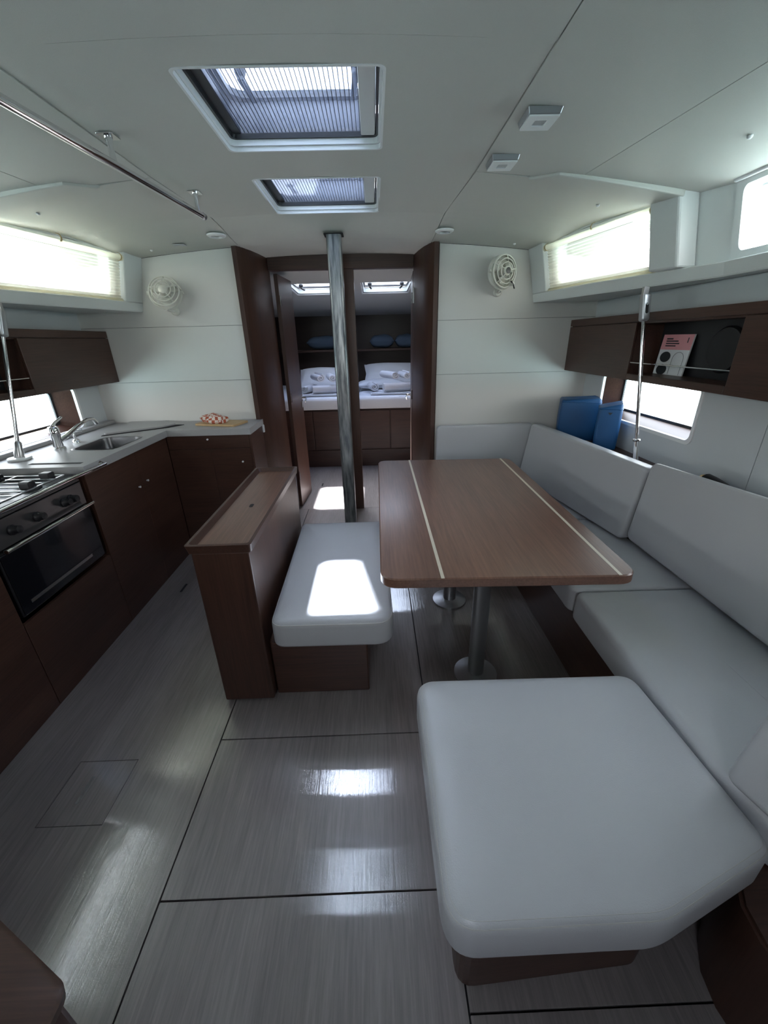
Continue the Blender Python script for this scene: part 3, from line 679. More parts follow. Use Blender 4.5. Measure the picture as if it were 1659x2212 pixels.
def pillow(name, c, wx, wy, h, tilt, mat, label, cat, group, rz=0):
    n_ = 16; top = []; vs_ = []; fs_ = []
    for sgn in (1, -1):
        for i in range(n_ + 1):
            for j in range(n_ + 1):
                a, b_ = -1 + 2 * i / n_, -1 + 2 * j / n_
                e = max(0, (1 - abs(a) ** 2.6)) ** 0.5 * max(0, (1 - abs(b_) ** 2.6)) ** 0.5
                kx = 1 - 0.07 * (1 - abs(b_)) * abs(a); ky = 1 - 0.07 * (1 - abs(a)) * abs(b_)
                vs_.append((a * kx * wx / 2, b_ * ky * wy / 2, sgn * e * h / 2 * (1 + 0.06 * math.sin(5 * a + 3 * b_))))
    N = n_ + 1
    for s_ in (0, 1):
        for i in range(n_):
            for j in range(n_): q = (s_ * N * N + i * N + j, s_ * N * N + (i + 1) * N + j, s_ * N * N + (i + 1) * N + j + 1, s_ * N * N + i * N + j + 1); fs_.append(q if s_ == 0 else q[::-1])
    mat4 = Matrix.Translation(c) @ Matrix.Rotation(rz, 4, 'Z') @ Matrix.Rotation(tilt, 4, 'X')
    o = MB().add([mat4 @ Vector(p) for p in vs_], fs_).build(name, mat, smooth=True, fix=False)
    return tag(o, label, cat, group)
pillow('pillow', (-0.64, 5.33, 0.932), 0.62, 0.42, 0.17, math.radians(28), 'linen', 'white pillow behind the towels on the left half of the berth', 'pillow', 'berth pillows')
pillow('pillow', (0.22, 5.56, 0.955), 0.70, 0.42, 0.16, math.radians(30), 'linen', 'upper white pillow behind the towels on the right half of the berth', 'pillow', 'berth pillows')
pillow('pillow', (0.08, 5.22, 0.862), 0.60, 0.30, 0.11, math.radians(2), 'linen', 'lower white pillow behind the towels on the right half of the berth', 'pillow', 'berth pillows')
def towel_roll(a, b_, rad, label, turns=2.1, ph=0.0):
    """towel rolled up from a to b: a thick spiral band"""
    a, b_ = Vector(a), Vector(b_); ax = (b_ - a).normalized(); up = Vector((0, 0, 1)); sd = ax.cross(up).normalized()
    n_ = 40; inner = []; outer = []
    for k in range(n_ + 1):
        th = turns * 2 * math.pi * k / n_; r_ = rad * (0.16 + 0.84 * k / n_); tk = rad * 0.30
        for lst, rr_ in ((outer, r_), (inner, r_ - tk)):
            lst.append((rr_ * math.cos(th + ph), rr_ * 0.86 * math.sin(th + ph)))
    rr = []
    for e, q in ((0, 0.93), (0.04, 1.0), (0.5, 1.03), (0.96, 1.0), (1, 0.93)):
        p = a + (b_ - a) * e
        loop = [p + sd * x * q + up * y * q for x, y in outer] + [p + sd * x * q + up * y * q for x, y in reversed(inner)]
        rr.append(loop)
    mb = MB(); mb.rings(rr, cap=False); N = len(rr[0]); base = (len(rr) - 1) * N; half = n_ + 1
    for k in range(n_):
        mb.f.append((k, k + 1, N - 2 - k, N - 1 - k)); mb.f.append((base + k, base + N - 1 - k, base + N - 2 - k, base + k + 1))
    return tag(mb.build('rolled_towel', 'towel', smooth=True), label, 'towel', 'rolled towels on the berth')
zt = 0.8145
def TZr(r_): return zt + 0.86 * 1.03 * r_
for args in (((-0.80, 4.73, TZr(.058)), (-0.73, 5.00, TZr(.058)), 0.058, 'rolled white towel lying open end out beside the left handle'),
             ((-0.70, 4.72, TZr(.062)), (-0.34, 4.80, TZr(.062)), 0.062, 'rolled white towel lying crosswise at the bottom of the left pile'),
             ((-0.60, 4.73, 0.982), (-0.72, 5.02, 0.985), 0.058, 'rolled white towel on top of the left pile, its left roll'),
             ((-0.465, 4.73, 0.980), (-0.53, 5.02, 0.985), 0.056, 'rolled white towel on top of the left pile, its right roll'),
             ((0.00, 4.76, TZr(.060)), (-0.05, 5.03, TZr(.060)), 0.060, 'rolled white towel end on, bottom left of the right pile'),
             ((0.10, 4.72, TZr(.068)), (0.45, 4.80, TZr(.068)), 0.068, 'rolled white towel crosswise at the bottom of the right pile'),
             ((0.24, 4.74, 0.993), (0.10, 5.02, 0.996), 0.058, 'rolled white towel on top of the right pile, its left roll'),
             ((0.37, 4.74, 0.988), (0.31, 5.02, 0.992), 0.052, 'rolled white towel on top of the right pile, its right roll')):
    towel_roll(args[0], args[1], args[2], args[3], ph=random.uniform(-0.5, 1.2))
for x0, x1, l in ((-0.83, -0.33, 'folded white sheets under the left pile of towels'), (-0.05, 0.45, 'folded white sheets under the right pile of towels')):
    t_ = thing('folded_sheets', ((x0 + x1) / 2, 4.82, 0.796), l, 'linen', 'folded sheets on the berth')
    for k in range(2 if x0 < -0.5 else 2):
        cushion(rrect(x0 + 0.01 * k, x1 - 0.012 * k, 4.66 + 0.006 * k, 5.02, 0.02, 3), 0.797 + 0.0085 * k, 0.805 + 0.0085 * k, 0.004, 0.0005, 2).build('fold', 'linen', t_, smooth=True)
shf = box('cabin_shelf', 'wood_x', -1.25, 0.85, 5.88, 6.195, 1.225, 1.255, bevel=0.004); tag(shf, 'dark wooden shelf along the end wall of the forward cabin', 'shelf')
for x, wx, l in ((-0.68, 0.46, 'dull blue cushion lying on the left of the cabin shelf'), (0.12, 0.34, 'dull blue cushion lying mid shelf in the cabin'), (0.44, 0.28, 'dull blue cushion lying at the right of the cabin shelf')):
    pillow('shelf_cushion', (x, 6.04, 1.345), wx, 0.24, 0.17, 0, 'navy', l, 'cushion', 'cushions on the cabin shelf')

# ================================================================== DINETTE
# ---- table
tb = thing('dining_table', (0.41, 1.75, 0), 'brown veneered dining table with two pale inlay lines', 'table')
TZ = 0.66
poly = round_poly([(0.0, 1.085), (0.822, 1.062), (0.832, 2.425), (0.008, 2.455)], 0.06, 7)
MB().rings([[(p[0], p[1], z) for p in inset(poly, d)] for d, z in ((0.004, TZ - 0.036), (0.0, TZ - 0.032), (0.0, TZ - 0.004), (0.004, TZ))]).build('tabletop', 'table', tb, smooth=True)
for xa, xb in ((0.193, 0.199), (0.755, 0.768)):
    MB().hexa([(xa, 1.0815 if xa < 0.5 else 1.0665, TZ - 0.001), (xa + 0.011, 1.0815 if xa < 0.5 else 1.0665, TZ - 0.001), (xb + 0.011, 2.446 if xa < 0.5 else 2.424, TZ - 0.001), (xb, 2.446 if xa < 0.5 else 2.424, TZ - 0.001)],
              [(xa, 1.0815 if xa < 0.5 else 1.0665, TZ + 0.0005), (xa + 0.011, 1.0815 if xa < 0.5 else 1.0665, TZ + 0.0005), (xb + 0.011, 2.446 if xa < 0.5 else 2.424, TZ + 0.0005), (xb, 2.446 if xa < 0.5 else 2.424, TZ + 0.0005)]).build('inlay_line', 'inlay', tb)
for x, y in ((0.405, 1.335), (0.385, 1.88)):
    lg = MB().tube([(x, y, 0.012), (x, y, TZ - 0.037)], 0.034, 24).build('leg', 'alu', tb, smooth=True)
    MB().lathe([(0.0, 0.0005), (0.092, 0.0005), (0.092, 0.008), (0.06, 0.014), (0.036, 0.018), (0.0, 0.018)], 28, (x, y, 0)).build('floor_flange', 'alu', lg, smooth=True)
    MB().lathe([(0.036, 0), (0.075, 0.012), (0.075, 0.018), (0, 0.018)], 24, (x, y, TZ - 0.055)).build('top_flange', 'alu', lg, smooth=True)

# ---- locker back of the bench with its tray top
bk = thing('bench_back_locker', (-0.55, 1.67, 0), 'brown wooden locker with tray top behind the centre bench', 'cabinet')
X0, X1, Y0, Y1, ZB = -0.655, -0.447, 1.222, 2.125, 0.733
MB().box(X0 + 0.004, X1 - 0.004, Y0 + 0.004, Y1 - 0.004, 0.012, ZB - 0.0325).build('locker_body', 'wood_z', bk, bevel=0.006)
MB().box(X0 + 0.014, X1 - 0.02, Y0 + 0.02, Y1 - 0.02, 0.0, 0.012).build('plinth', 'joint', bk)
MB().box(X0 + 0.008, X1 - 0.008, Y0 + 0.008, Y1 - 0.008, ZB - 0.0295, ZB - 0.018).build('tray_floor', 'table', bk)
MB().rings([[(p[0], p[1], z) for p in pl] for pl, z in ((rrect(X0 - 0.004, X1 + 0.006, Y0 - 0.002, Y1 + 0.002, 0.012), ZB - 0.032), (rrect(X0 - 0.010, X1 + 0.010, Y0 - 0.008, Y1 + 0.008, 0.012), ZB),
            (rrect(X0 + 0.002, X1 - 0.002, Y0 + 0.004, Y1 - 0.004, 0.010), ZB + 0.001), (rrect(X0 + 0.016, X1 - 0.016, Y0 + 0.018, Y1 - 0.018, 0.010), ZB - 0.0178))], cap=False).build('fiddle_rim', 'wood_y', bk, smooth=True)
MB().prism(rrect(-0.556, -0.540, 1.60, 1.635, 0.0078), ZB - 0.0178, ZB - 0.0170).build('finger_hole', 'joint', bk)
# ---- centre bench
bb = thing('storage_bench', (-0.25, 1.65, 0), 'brown wooden base of the centre bench', 'bench')
MB().box(-0.446, -0.060, 1.262, 2.07, 0.0, 0.278).build('base_box', 'wood_x', bb, bevel=0.006)
MB().prism(round_poly([(-0.4385, 1.225), (-0.04, 1.235), (-0.04, 2.09), (-0.4385, 2.09)], 0.03), 0.279, 0.297).build('seat_board', 'wood_x', bb, bevel=0.004)
poly = round_poly([(-0.415, 1.195), (0.045, 1.190), (0.030, 2.085), (-0.435, 2.085)], [0.055, 0.075, 0.03, 0.03], 7)
cu = thing('bench_cushion', (-0.2, 1.64, 0.298), 'pale grey leatherette cushion on the centre bench', 'cushion')
cushion(poly, 0.298, 0.415, 0.026, 0.010).build('cushion_pad', 'uph', cu, smooth=True)
for d, z in ((0.004, 0.4005),):
    seam_ring(poly, d, z, 0.0025).build('seam', 'pipe', cu, smooth=True)

# ---- aft seat by the camera
ob = thing('seat_locker', (0.42, 0.65, 0), 'dark wooden base under the aft seat', 'bench')
MB().prism(round_poly([(0.142, 0.405), (0.56, 0.43), (0.69, 0.52), (0.69, 0.88), (0.16, 0.88)], 0.04), 0.0, 0.278).build('base_box', 'wood_x', ob, bevel=0.004)
MB().prism(round_poly([(0.13, 0.39), (0.55, 0.40), (0.70, 0.47), (0.70, 0.90), (0.13, 0.90)], 0.03), 0.279, 0.297).build('seat_board', 'wood_x', ob)
poly = round_poly([(0.096, 0.348), (0.49, 0.350), (0.776, 0.448), (0.757, 0.912), (0.096, 0.918)], [0.065, 0.20, 0.05, 0.055, 0.06], 9)
cu = thing('aft_seat_cushion', (0.42, 0.65, 0.298), 'large pale grey leatherette cushion with angled corner on the aft seat', 'cushion')
cushion(poly, 0.298, 0.415, 0.030, 0.012).build('cushion_pad', 'uph', cu, smooth=True)
for d, z in ((0.006, 0.3995),):
    seam_ring(poly, d, z, 0.0022).build('seam', 'pipe', cu, smooth=True)
for d in (0.014,): seam_ring(poly, d, 0.4085, 0.0014).build('stitching', 'pipe', cu, smooth=True)

# ---- settee
sb = thing('corner_settee', (1.03, 1.7, 0), 'dark wooden base running under the settee', 'settee')
MB().box(0.805, 1.455, 0.53, 2.885, 0.0, 0.296).build('front_locker', 'wood_y', sb, bevel=0.004)
MB().box(0.435, 0.804, 2.42, 2.885, 0.0, 0.296).build('corner_locker', 'wood_x', sb, bevel=0.004)
def seat(pts, rads, label):
    poly = round_poly(pts, rads, 5); xs = [p[0] for p in pts]; yv = [p[1] for p in pts]
    c = thing('settee_seat_cushion', (sum(xs) / len(xs), sum(yv) / len(yv), 0.298), label, 'cushion', 'settee seat cushions')
    cushion(poly, 0.297, 0.415, 0.022, 0.010).build('cushion_pad', 'uph', c, smooth=True)
    seam_ring(poly, 0.004, 0.402, 0.0018).build('seam', 'pipe', c, smooth=True)
seat([(0.81, 0.46), (1.30, 0.46), (1.30, 1.334), (0.776, 1.340), (0.775, 0.62)], [0.03, 0.02, 0.02, 0.045, 0.08], 'pale grey settee seat cushion beside the aft seat')
seat([(0.778, 1.346), (1.30, 1.340), (1.24, 2.02), (0.785, 2.02)], [0.045, 0.02, 0.02, 0.03], 'pale grey settee seat cushion alongside the middle of the table')
seat([(0.785, 2.026), (1.235, 2.026), (1.14, 2.80), (0.785, 2.80)], 0.02, 'pale grey settee seat cushion in the corner by the bulkhead')
seat([(0.43, 2.40), (0.779, 2.40), (0.779, 2.80), (0.43, 2.80)], 0.03, 'pale grey settee seat cushion at the forward end of the table')
def backrest(c4, th, label, rc=0.028):
    pd, poly, mp_, tk = pad4(*c4, th, 0.024, rc, 0.012)
    ctr = sum((Vector(p) for p in c4), Vector()) / 4; ctr.z = c4[0][2]
    c = thing('back_cushion', ctr, label, 'cushion', 'settee backrests')
    pd.build('cushion_pad', 'uph', c, smooth=True)
    seam_ring(poly, 0.004, tk - 0.014, 0.0018).mapv(mp_).build('seam', 'pipe', c, smooth=True)
backrest(((1.045, 2.822, 0.428), (0.425, 2.822, 0.428), (0.425, 2.835, 0.80), (1.105, 2.835, 0.80)), 0.055, 'pale grey backrest cushion standing against the white bulkhead')
backrest(((1.262, 1.735, 0.428), (1.098, 2.755, 0.428), (1.162, 2.785, 0.80), (1.290, 1.705, 0.80)), 0.085, 'pale grey backrest cushion in front of the blue bags')
backrest(((1.262, 0.80, 0.428), (1.258, 1.722, 0.428), (1.268, 1.680, 0.822), (1.41, 0.80, 0.840)), 0.062, 'long pale grey backrest cushion before the torch', 0.035)
# short upright bolster at the aft end of the settee
def bolster():
    outline = round_poly([(0.752, 0.585), (0.795, 0.43), (1.235, 0.43), (1.235, 0.60)], [0.03, 0.05, 0.04, 0.04], 5)
    lean = lambda p: (p.x + (p.z - 0.428) * 0.14 * (1.3 - p.x) / 0.5, p.y, p.z)
    c = thing('settee_end_cushion', (1.0, 0.51, 0.428), 'pale grey end cushion standing across the aft end of the settee', 'cushion')
    cushion(outline, 0.428, 0.80, 0.045, 0.012).mapv(lean).build('cushion_pad', 'uph', c, smooth=True)
    seam_ring(outline, 0.012, 0.783, 0.0018).mapv(lean).build('seam', 'pipe', c, smooth=True)
bolster()
# shelf behind the backrests
tag(MB().add([(1.20, 2.885, 0.70), (1.466, 2.885, 0.70), (1.466, 0.8, 0.70), (1.45, 0.8, 0.70), (1.375, 1.70, 0.70), (1.20, 2.885, 0.73), (1.466, 2.885, 0.73), (1.466, 0.8, 0.73), (1.45, 0.8, 0.73), (1.375, 1.70, 0.73)],
             [(0, 1, 2, 3, 4), (5, 6, 7, 8, 9), (0, 1, 6, 5), (1, 2, 7, 6), (2, 3, 8, 7), (3, 4, 9, 8), (4, 0, 5, 9)]).build('settee_shelf', 'wood_y', bevel=0.003), 'dark wooden shelf behind the settee backrests', 'shelf')

# ---- curved cabinet end at the right, low block at the left by the steps
cb = thing('curved_cabinet', (1.0, 0.2, 0), 'dark brown cabinet with rounded front behind the aft seat', 'cabinet')
cp = [(0.80, 0.52), (0.745, 0.47), (0.712, 0.415), (0.704, 0.36), (0.72, 0.28), (0.75, 0.20), (0.80, 0.12), (1.45, 0.05), (1.45, 0.47), (0.90, 0.47)]
MB().prism([(max(p[0], 0.0), p[1]) for p in cp], 0.0, 0.285).build('cabinet_body', 'wood_z', cb, smooth=True)
MB().prism([(p[0] + 0.006, p[1] - 0.004) for p in cp], 0.2855, 0.294).build('cabinet_top', 'wood_x', cb)
lb = thing('corner_locker', (-0.9, 0.05, 0), 'low dark brown locker with raised rim at the foot of the steps', 'cabinet')
lp = round_poly([(-0.565, -0.5), (-0.565, 0.325), (-0.80, 0.437), (-1.36, 0.70), (-1.60, 0.70), (-1.60, -0.5)], [0.01, 0.03, 0.05, 0.02, 0.02, 0.02])
MB().prism(inset(lp, 0.012), 0.0, 0.325).build('locker_body', 'wood_z', lb)
MB().rings([[(p[0], p[1], z) for p in pl] for pl, z in ((lp, 0.3255), (inset(lp, -0.003), 0.345), (inset(lp, 0.004), 0.350))]).build('locker_top', 'wood_x', lb, smooth=True)

# ================================================================== OVERHEAD LOCKERS
def locker(sg):
    X = lambda u: CX + sg * u
    where = 'galley' if sg < 0 else 'settee'
    L = thing('overhead_locker', (X(1.6), 1.75, 1.14), 'long brown overhead locker with open niche above the %s' % where, 'locker', 'overhead lockers')
    z0, z1 = 1.14, 1.452; uf, ubk = 1.522, HU - 0.004; n0, n1 = 1.535, 2.165; nz0, nz1 = 1.172, 1.405; ya, yb = 0.45, YW - 0.004
    for a, b_ in ((n1, yb), (ya, n0)): MB().box(X(uf + 0.014), X(ubk), a, b_, z0, z1).build('locker_body', 'wood_y', L)
    MB().box(X(uf + 0.014), X(ubk), n0 + 0.0003, n1 - 0.0003, z0, nz0).build('niche_floor', 'wood_y', L)
    MB().box(X(uf + 0.014), X(ubk), n0 + 0.0003, n1 - 0.0003, nz1, z1).build('niche_top', 'wood_y', L)
    MB().box(X(ubk - 0.012), X(ubk), n0 + 0.0003, n1 - 0.0003, nz0 + 0.0003, nz1 - 0.0003).build('niche_back', 'black', L)
    # front: top rail, flap doors, lower lip
    MB().box(X(uf), X(uf + 0.0135), ya, yb, 1.4135, z1).build('top_rail', 'wood_y', L, bevel=0.002)
    for a, b_ in ((n1 + 0.002, yb), (ya, n0 - 0.002)):
        MB().box(X(uf), X(uf + 0.0135), a, b_, z0, 1.4095).build('flap_door', 'wood_y', L, bevel=0.002)
    MB().box(X(uf), X(uf + 0.0135), n0, n1, z0, nz0).build('niche_lip', 'wood_y', L, bevel=0.002)
    MB().tube([(X(uf + 0.006), n0 + 0.001, 1.225), (X(uf + 0.006), n1 - 0.001, 1.225)], 0.003, 8).build('retaining_rail', 'chrome', L, smooth=True)
    spx = MB().lathe([(0.0, 0.012), (0.05, 0.010), (0.085, 0.012), (0.092, 0.006), (0.092, 0.0), (0.0, 0.0)], 28, (X(ubk - 0.013), 1.745 if sg > 0 else 1.80, 1.29), (-sg, 0, 0))
    tag(spx.build('loudspeaker', 'black', smooth=True), 'round black loudspeaker at the back of the %s locker niche' % where, 'speaker', 'locker loudspeakers')
locker(-1); locker(1)
# brochure standing in the settee niche
br = thing('brochure', (1.402, 2.04, 1.1725), 'pink and white brochure with black circles standing in the locker niche', 'brochure')
def on_cov(y, z, d=0.0): return (1.425 - (z - 1.1725) * -0.10 - d, y, z)
B0, B1 = 1.925, 2.13
MB().hexa([on_cov(B0, 1.1725, 0), on_cov(B1, 1.1725, 0), on_cov(B1, 1.1725, -0.006), on_cov(B0, 1.1725, -0.006)], [on_cov(B0, 1.352), on_cov(B1, 1.352), on_cov(B1, 1.352, -0.006), on_cov(B0, 1.352, -0.006)]).build('cover', 'paper', br)
def print_rect(y0, y1, z0, z1, mat, nm): MB().add([on_cov(y0, z0, 0.0006), on_cov(y1, z0, 0.0006), on_cov(y1, z1, 0.0006), on_cov(y0, z1, 0.0006)], [(0, 1, 2, 3)]).build(nm, mat, br)
print_rect(B0, B1, 1.285, 1.352, 'pink', 'pink_band')
for k, (ln, hh) in enumerate(((0.045, 0.006), (0.085, 0.005), (0.095, 0.005), (0.075, 0.005))):
    z = 1.336 - k * 0.0105
    MB().add([on_cov(B1 - 0.028 - k * 0.001, z, 0.0012), on_cov(B1 - 0.028 - ln, z, 0.0012), on_cov(B1 - 0.028 - ln, z - hh, 0.0012), on_cov(B1 - 0.028 - k * 0.001, z - hh, 0.0012)], [(0, 1, 2, 3)]).build('print_line', 'ink', br)
MB().add([on_cov(B0 + 0.033, 1.338, 0.0012), on_cov(B0 + 0.027, 1.338, 0.0012), on_cov(B0 + 0.027, 1.316, 0.0012), on_cov(B0 + 0.033, 1.316, 0.0012)], [(0, 1, 2, 3)]).build('print_line', 'ink', br)
for zz in (1.252, 1.194):
    MB().add([on_cov(B1 - 0.055 + 0.037 * math.cos(a), zz + 0.024 * math.sin(a), 0.0012) for a in [2 * math.pi * k / 28 for k in range(28)]], [tuple(range(28))]).build('black_circle', 'ink', br)
arch = [on_cov(B0 + 0.060 + 0.037 * math.cos(a), 1.245 + 0.030 * math.sin(a), 0.001) for a in [math.pi * k / 16 for k in range(17)]]
arch = [on_cov(B0 + 0.097, 1.176, 0.001)] + arch + [on_cov(B0 + 0.023, 1.176, 0.001)]
MB().tube(arch, 0.0007, 5).build('arch_outline', 'ink', br)

# tie rods to the chainplates
def tierod(sg):
    X = lambda u: CX + sg * u
    where = 'at the galley worktop' if sg < 0 else 'behind the settee backrest'
    t_ = thing('tie_rod', (X(1.56), 1.97, 0.80), 'polished steel tie rod with fork end %s' % where, 'tie rod', 'rigging tie rods')
    top = Vector((X(1.470), 2.065, 1.545)); bot = Vector((X(1.545), 1.968, 0.895 if sg < 0 else 0.735))
    if sg < 0: bot = Vector((X(1.526), 1.936, 0.87))
    d = (top - bot).normalized()
    MB().tube([bot, top - d * 0.10], 0.0085, 12).build('rod', 'chrome', t_, smooth=True)
    q = Vector((0, 0, 1)).rotation_difference(d)
    fk = MB(); a = top - d * 0.105
    fk.rings([[a + q @ Vector((x * k_, y * k_, h)) for x, y in rrect(-0.018, 0.018, -0.018, 0.018, 0.008, 3)] for k_, h in ((0.6, -0.030), (0.95, -0.024), (1.0, -0.018), (1.0, 0.076), (0.94, 0.082))])
    fo = fk.build('fork', 'alu', t_, smooth=True)
    sl_ = MB().prism(rrect(-0.007, 0.007, -0.020, 0.024, 0.0068, 4), 0.0181, 0.0190); sl_.mapv(lambda p: a + q @ Vector((p.x, -p.z, p.y + 0.022))); sl_.build('slot', 'joint', fo)
    MB().box(top.x - 0.012, top.x + 0.012, top.y - 0.010, top.y + 0.010, top.z - 0.04, ZD - 0.002).build('tang', 'steel', t_, bevel=0.002)
    MB().tube([a + d * 0.045 + Vector((0, -0.02, 0)), a + d * 0.045 + Vector((0, 0.02, 0))], 0.006, 8).build('clevis_pin', 'chrome', t_, smooth=True)
    if sg > 0:
        MB().tube([bot, bot + d * 0.13], 0.0125, 12).build('turnbuckle', 'chrome', t_, smooth=True)
        MB().lathe([(0.016, 0), (0.019, 0.004), (0.016, 0.010), (0, 0.010)], 14, bot + d * 0.125, d).build('lock_nut', 'chrome', t_, smooth=True)
    else:
        MB().lathe([(0.019, 0.0), (0.021, 0.03), (0.016, 0.05), (0.016, 0.075), (0.010, 0.085)], 16, bot, d).build('boot', 'steel', t_, smooth=True)
        MB().lathe([(0.018, 0.0), (0.046, 0.0), (0.050, 0.006), (0.046, 0.012), (0.020, 0.014)], 24, (bot.x, bot.y, 0.8655)).build('deck_ring', 'trimw', t_, smooth=True)
tierod(-1); tierod(1)

# blue bags, torch
def bag(c, w, d, h, rz, tap, label, tri=False):
    t_ = thing('storage_bag', c, label, 'bag', 'blue bags behind the backrest')
    m4 = Matrix.Translation(c) @ Matrix.Rotation(rz, 4, 'Z')
    rr = []
    for k, (q, z) in enumerate(((0.97, 0.0005), (1.0, 0.02), (1.02, h * 0.5), (1.0, h * 0.9), (0.985, h * 0.97), (0.93, h))):
        rr.append([m4 @ Vector((x * q + tap * z, y * q, z + (0.012 * math.sin(x * 25) if k > 3 else 0))) for x, y in rrect(-w / 2, w / 2, -d / 2, d / 2, 0.018, 4)])
    MB().rings(rr).build('bag_body', 'blue', t_, smooth=True)
    MB().tube([m4 @ Vector((x * 0.99 + tap * h * 0.93, y * 0.99, h * 0.93)) for x, y in rrect(-w / 2, w / 2, -d / 2, d / 2, 0.018, 4)], 0.003, 6, closed=True).build('piping', 'blue', t_, smooth=True)
    if tri:
        MB().add([m4 @ Vector(p) for p in ((-0.012 + tap * h * .85, -d / 2 - 0.0035, h * 0.86), (0.012 + tap * h * .85, -d / 2 - 0.0035, h * 0.86), (tap * h * .8, -d / 2 - 0.0035, h * 0.80))], [(0, 1, 2)]).build('triangle_mark', 'ink', t_)
bag((1.332, 2.640, 0.731), 0.235, 0.17, 0.255, math.radians(-20), 0.0, 'upright blue bag behind the settee corner, against the bulkhead')
bag((1.392, 2.385, 0.731), 0.125, 0.17, 0.250, math.radians(-28), 0.0, 'upright blue bag with small black triangle beside the hull window', True)
tr = thing('torch', (1.42, 1.48, 0.731), 'black torch with amber end lying on the shelf behind the settee', 'torch')
MB().tube([(1.395, 1.585, 0.772), (1.40, 1.55, 0.770), (1.41, 1.45, 0.762), (1.42, 1.30, 0.757)], [0.038, 0.036, 0.024, 0.022], 14).build('torch_body', 'black', tr, smooth=True)
MB().tube([(1.391, 1.606, 0.774), (1.395, 1.586, 0.772)], [0.026, 0.036], 14).build('lens_ring', 'yellow', tr, smooth=True)
MB().tube([(1.42, 1.299, 0.757), (1.422, 1.275, 0.756)], [0.022, 0.018], 14).build('end_cap', 'steel', tr, smooth=True)

# ================================================================== FANS
def fan(c, n, label, spread=0.092, dark=False, ph=0.3):
    """caged bulkhead fan, centre c, facing n"""
    n = Vector(n).normalized(); c = Vector(c); up = Vector((0, 0, 1)); sd = up.cross(n).normalized(); up = n.cross(sd).normalized()
    P = lambda r_, a, d: c + (sd * math.cos(a) + up * math.sin(a)) * r_ + n * d
    t_ = thing('cabin_fan', (c.x, YW, c.z - spread), label, 'fan', 'bulkhead fans')
    cage = MB()
    for r_, d in ((spread, 0.0), (spread, -0.045), (spread * 0.76, 0.012), (spread * 0.52, 0.020)):
        cage.tube([P(r_, 2 * math.pi * k / 32, d) for k in range(32)], 0.0034 if r_ < spread else 0.0048, 6, closed=True)
    for k in range(5):
        a = ph + 2 * math.pi * k / 5; cage.tube([P(spread * 0.28, a, 0.024), P(spread * 0.6, a, 0.019), P(spread, a, 0.0), P(spread, a, -0.045), P(spread * 0.3, a, -0.055)], 0.0030, 6)
    cage.build('cage', 'fanw', t_, smooth=True)
    MB().lathe([(0.0, -0.05), (0.024, -0.05), (0.027, 0.0), (0.026, 0.022), (0.018, 0.029), (0.0, 0.031)], 20, c, n).build('hub', 'fanw', t_, smooth=True)
    if dark:
        MB().lathe([(spread + 0.004, -0.046), (spread + 0.005, -0.012), (spread + 0.001, -0.012), (spread + 0.001, -0.046), (spread + 0.004, -0.046)], 32, c, n).build('housing', 'fanw', t_, smooth=True)
        MB().lathe([(0.0, 0.0312), (0.017, 0.0300), (0.017, 0.0325), (0.0, 0.034)], 18, c, n).build('hub_cap', 'black', t_, smooth=True)
    for k in range(3):
        a0 = 0.5 + 2 * math.pi * k / 3; vs_, fs_ = [], []
        for i in range(5):
            for j in range(5):
                r_ = spread * (0.25 + 0.60 * i / 4); a = a0 + (j / 4 - 0.5) * (0.9 + 0.25 * math.sin(math.pi * i / 4)); d = -0.018 + (j / 4 - 0.5) * -0.022
                vs_.append(P(r_, a, d))
        for i in range(4):
            for j in range(4): fs_.append((i * 5 + j, (i + 1) * 5 + j, (i + 1) * 5 + j + 1, i * 5 + j + 1))
        o_ = MB().add(vs_, fs_).build('blade', 'fanw', t_, smooth=True); md = o_.modifiers.new('thick', 'SOLIDIFY'); md.thickness = 0.002
    # yoke and wall foot
    ya = [P(spread + 0.008, math.pi + math.pi * k / 12, -0.022) for k in range(13)]
    MB().tube(ya, 0.0045, 8).build('yoke', 'fanw', t_, smooth=True)
    b_ = P(spread + 0.010, -math.pi / 2, -0.022)
    MB().tube([b_, b_ + Vector((0, 0.03, -0.006)), Vector((b_.x, YW - 0.004, b_.z - 0.006))], 0.008, 8).build('arm', 'fanw', t_, smooth=True)
    MB().lathe([(0.0, 0.0), (0.026, 0.0), (0.026, 0.010), (0.020, 0.016), (0.0, 0.016)], 20, (b_.x, YW - 0.0005, b_.z - 0.006), (0, -1, 0)).build('wall_foot', 'fanw', t_, smooth=True)
    for a in (0.0, math.pi):
        MB().lathe([(0.0, -0.008), (0.010, -0.008), (0.010, 0.008), (0.0, 0.008)], 12, P(spread + 0.010, a, -0.022), sd).build('pivot', 'fanw', t_, smooth=True)
    if dark:
        sb_ = MB().lathe([(0.0, 0), (0.012, 0), (0.012, 0.02), (0.008, 0.026), (0, 0.026)], 12, P(spread * 0.95, -0.95, 0.005), n).build('switch_knob', 'fanw', t_, smooth=True)
        MB().tube([P(spread * 0.72, -1.0, 0.02), P(spread * 0.95, -1.0, 0.03), P(spread * 1.3, -0.95, 0.02)], 0.004, 6).build('switch_lead', 'black', t_, smooth=True)
fan((-1.262, 2.80, 1.665), (0.10, -0.88, 0.35), 'cream caged fan on the bulkhead above the galley worktop', 0.088, ph=0.35)
fan((0.815, 2.80, 1.728), (0.42, -0.90, 0.02), 'cream caged fan with dark hub on the bulkhead above the settee', 0.088, True, ph=0.2)

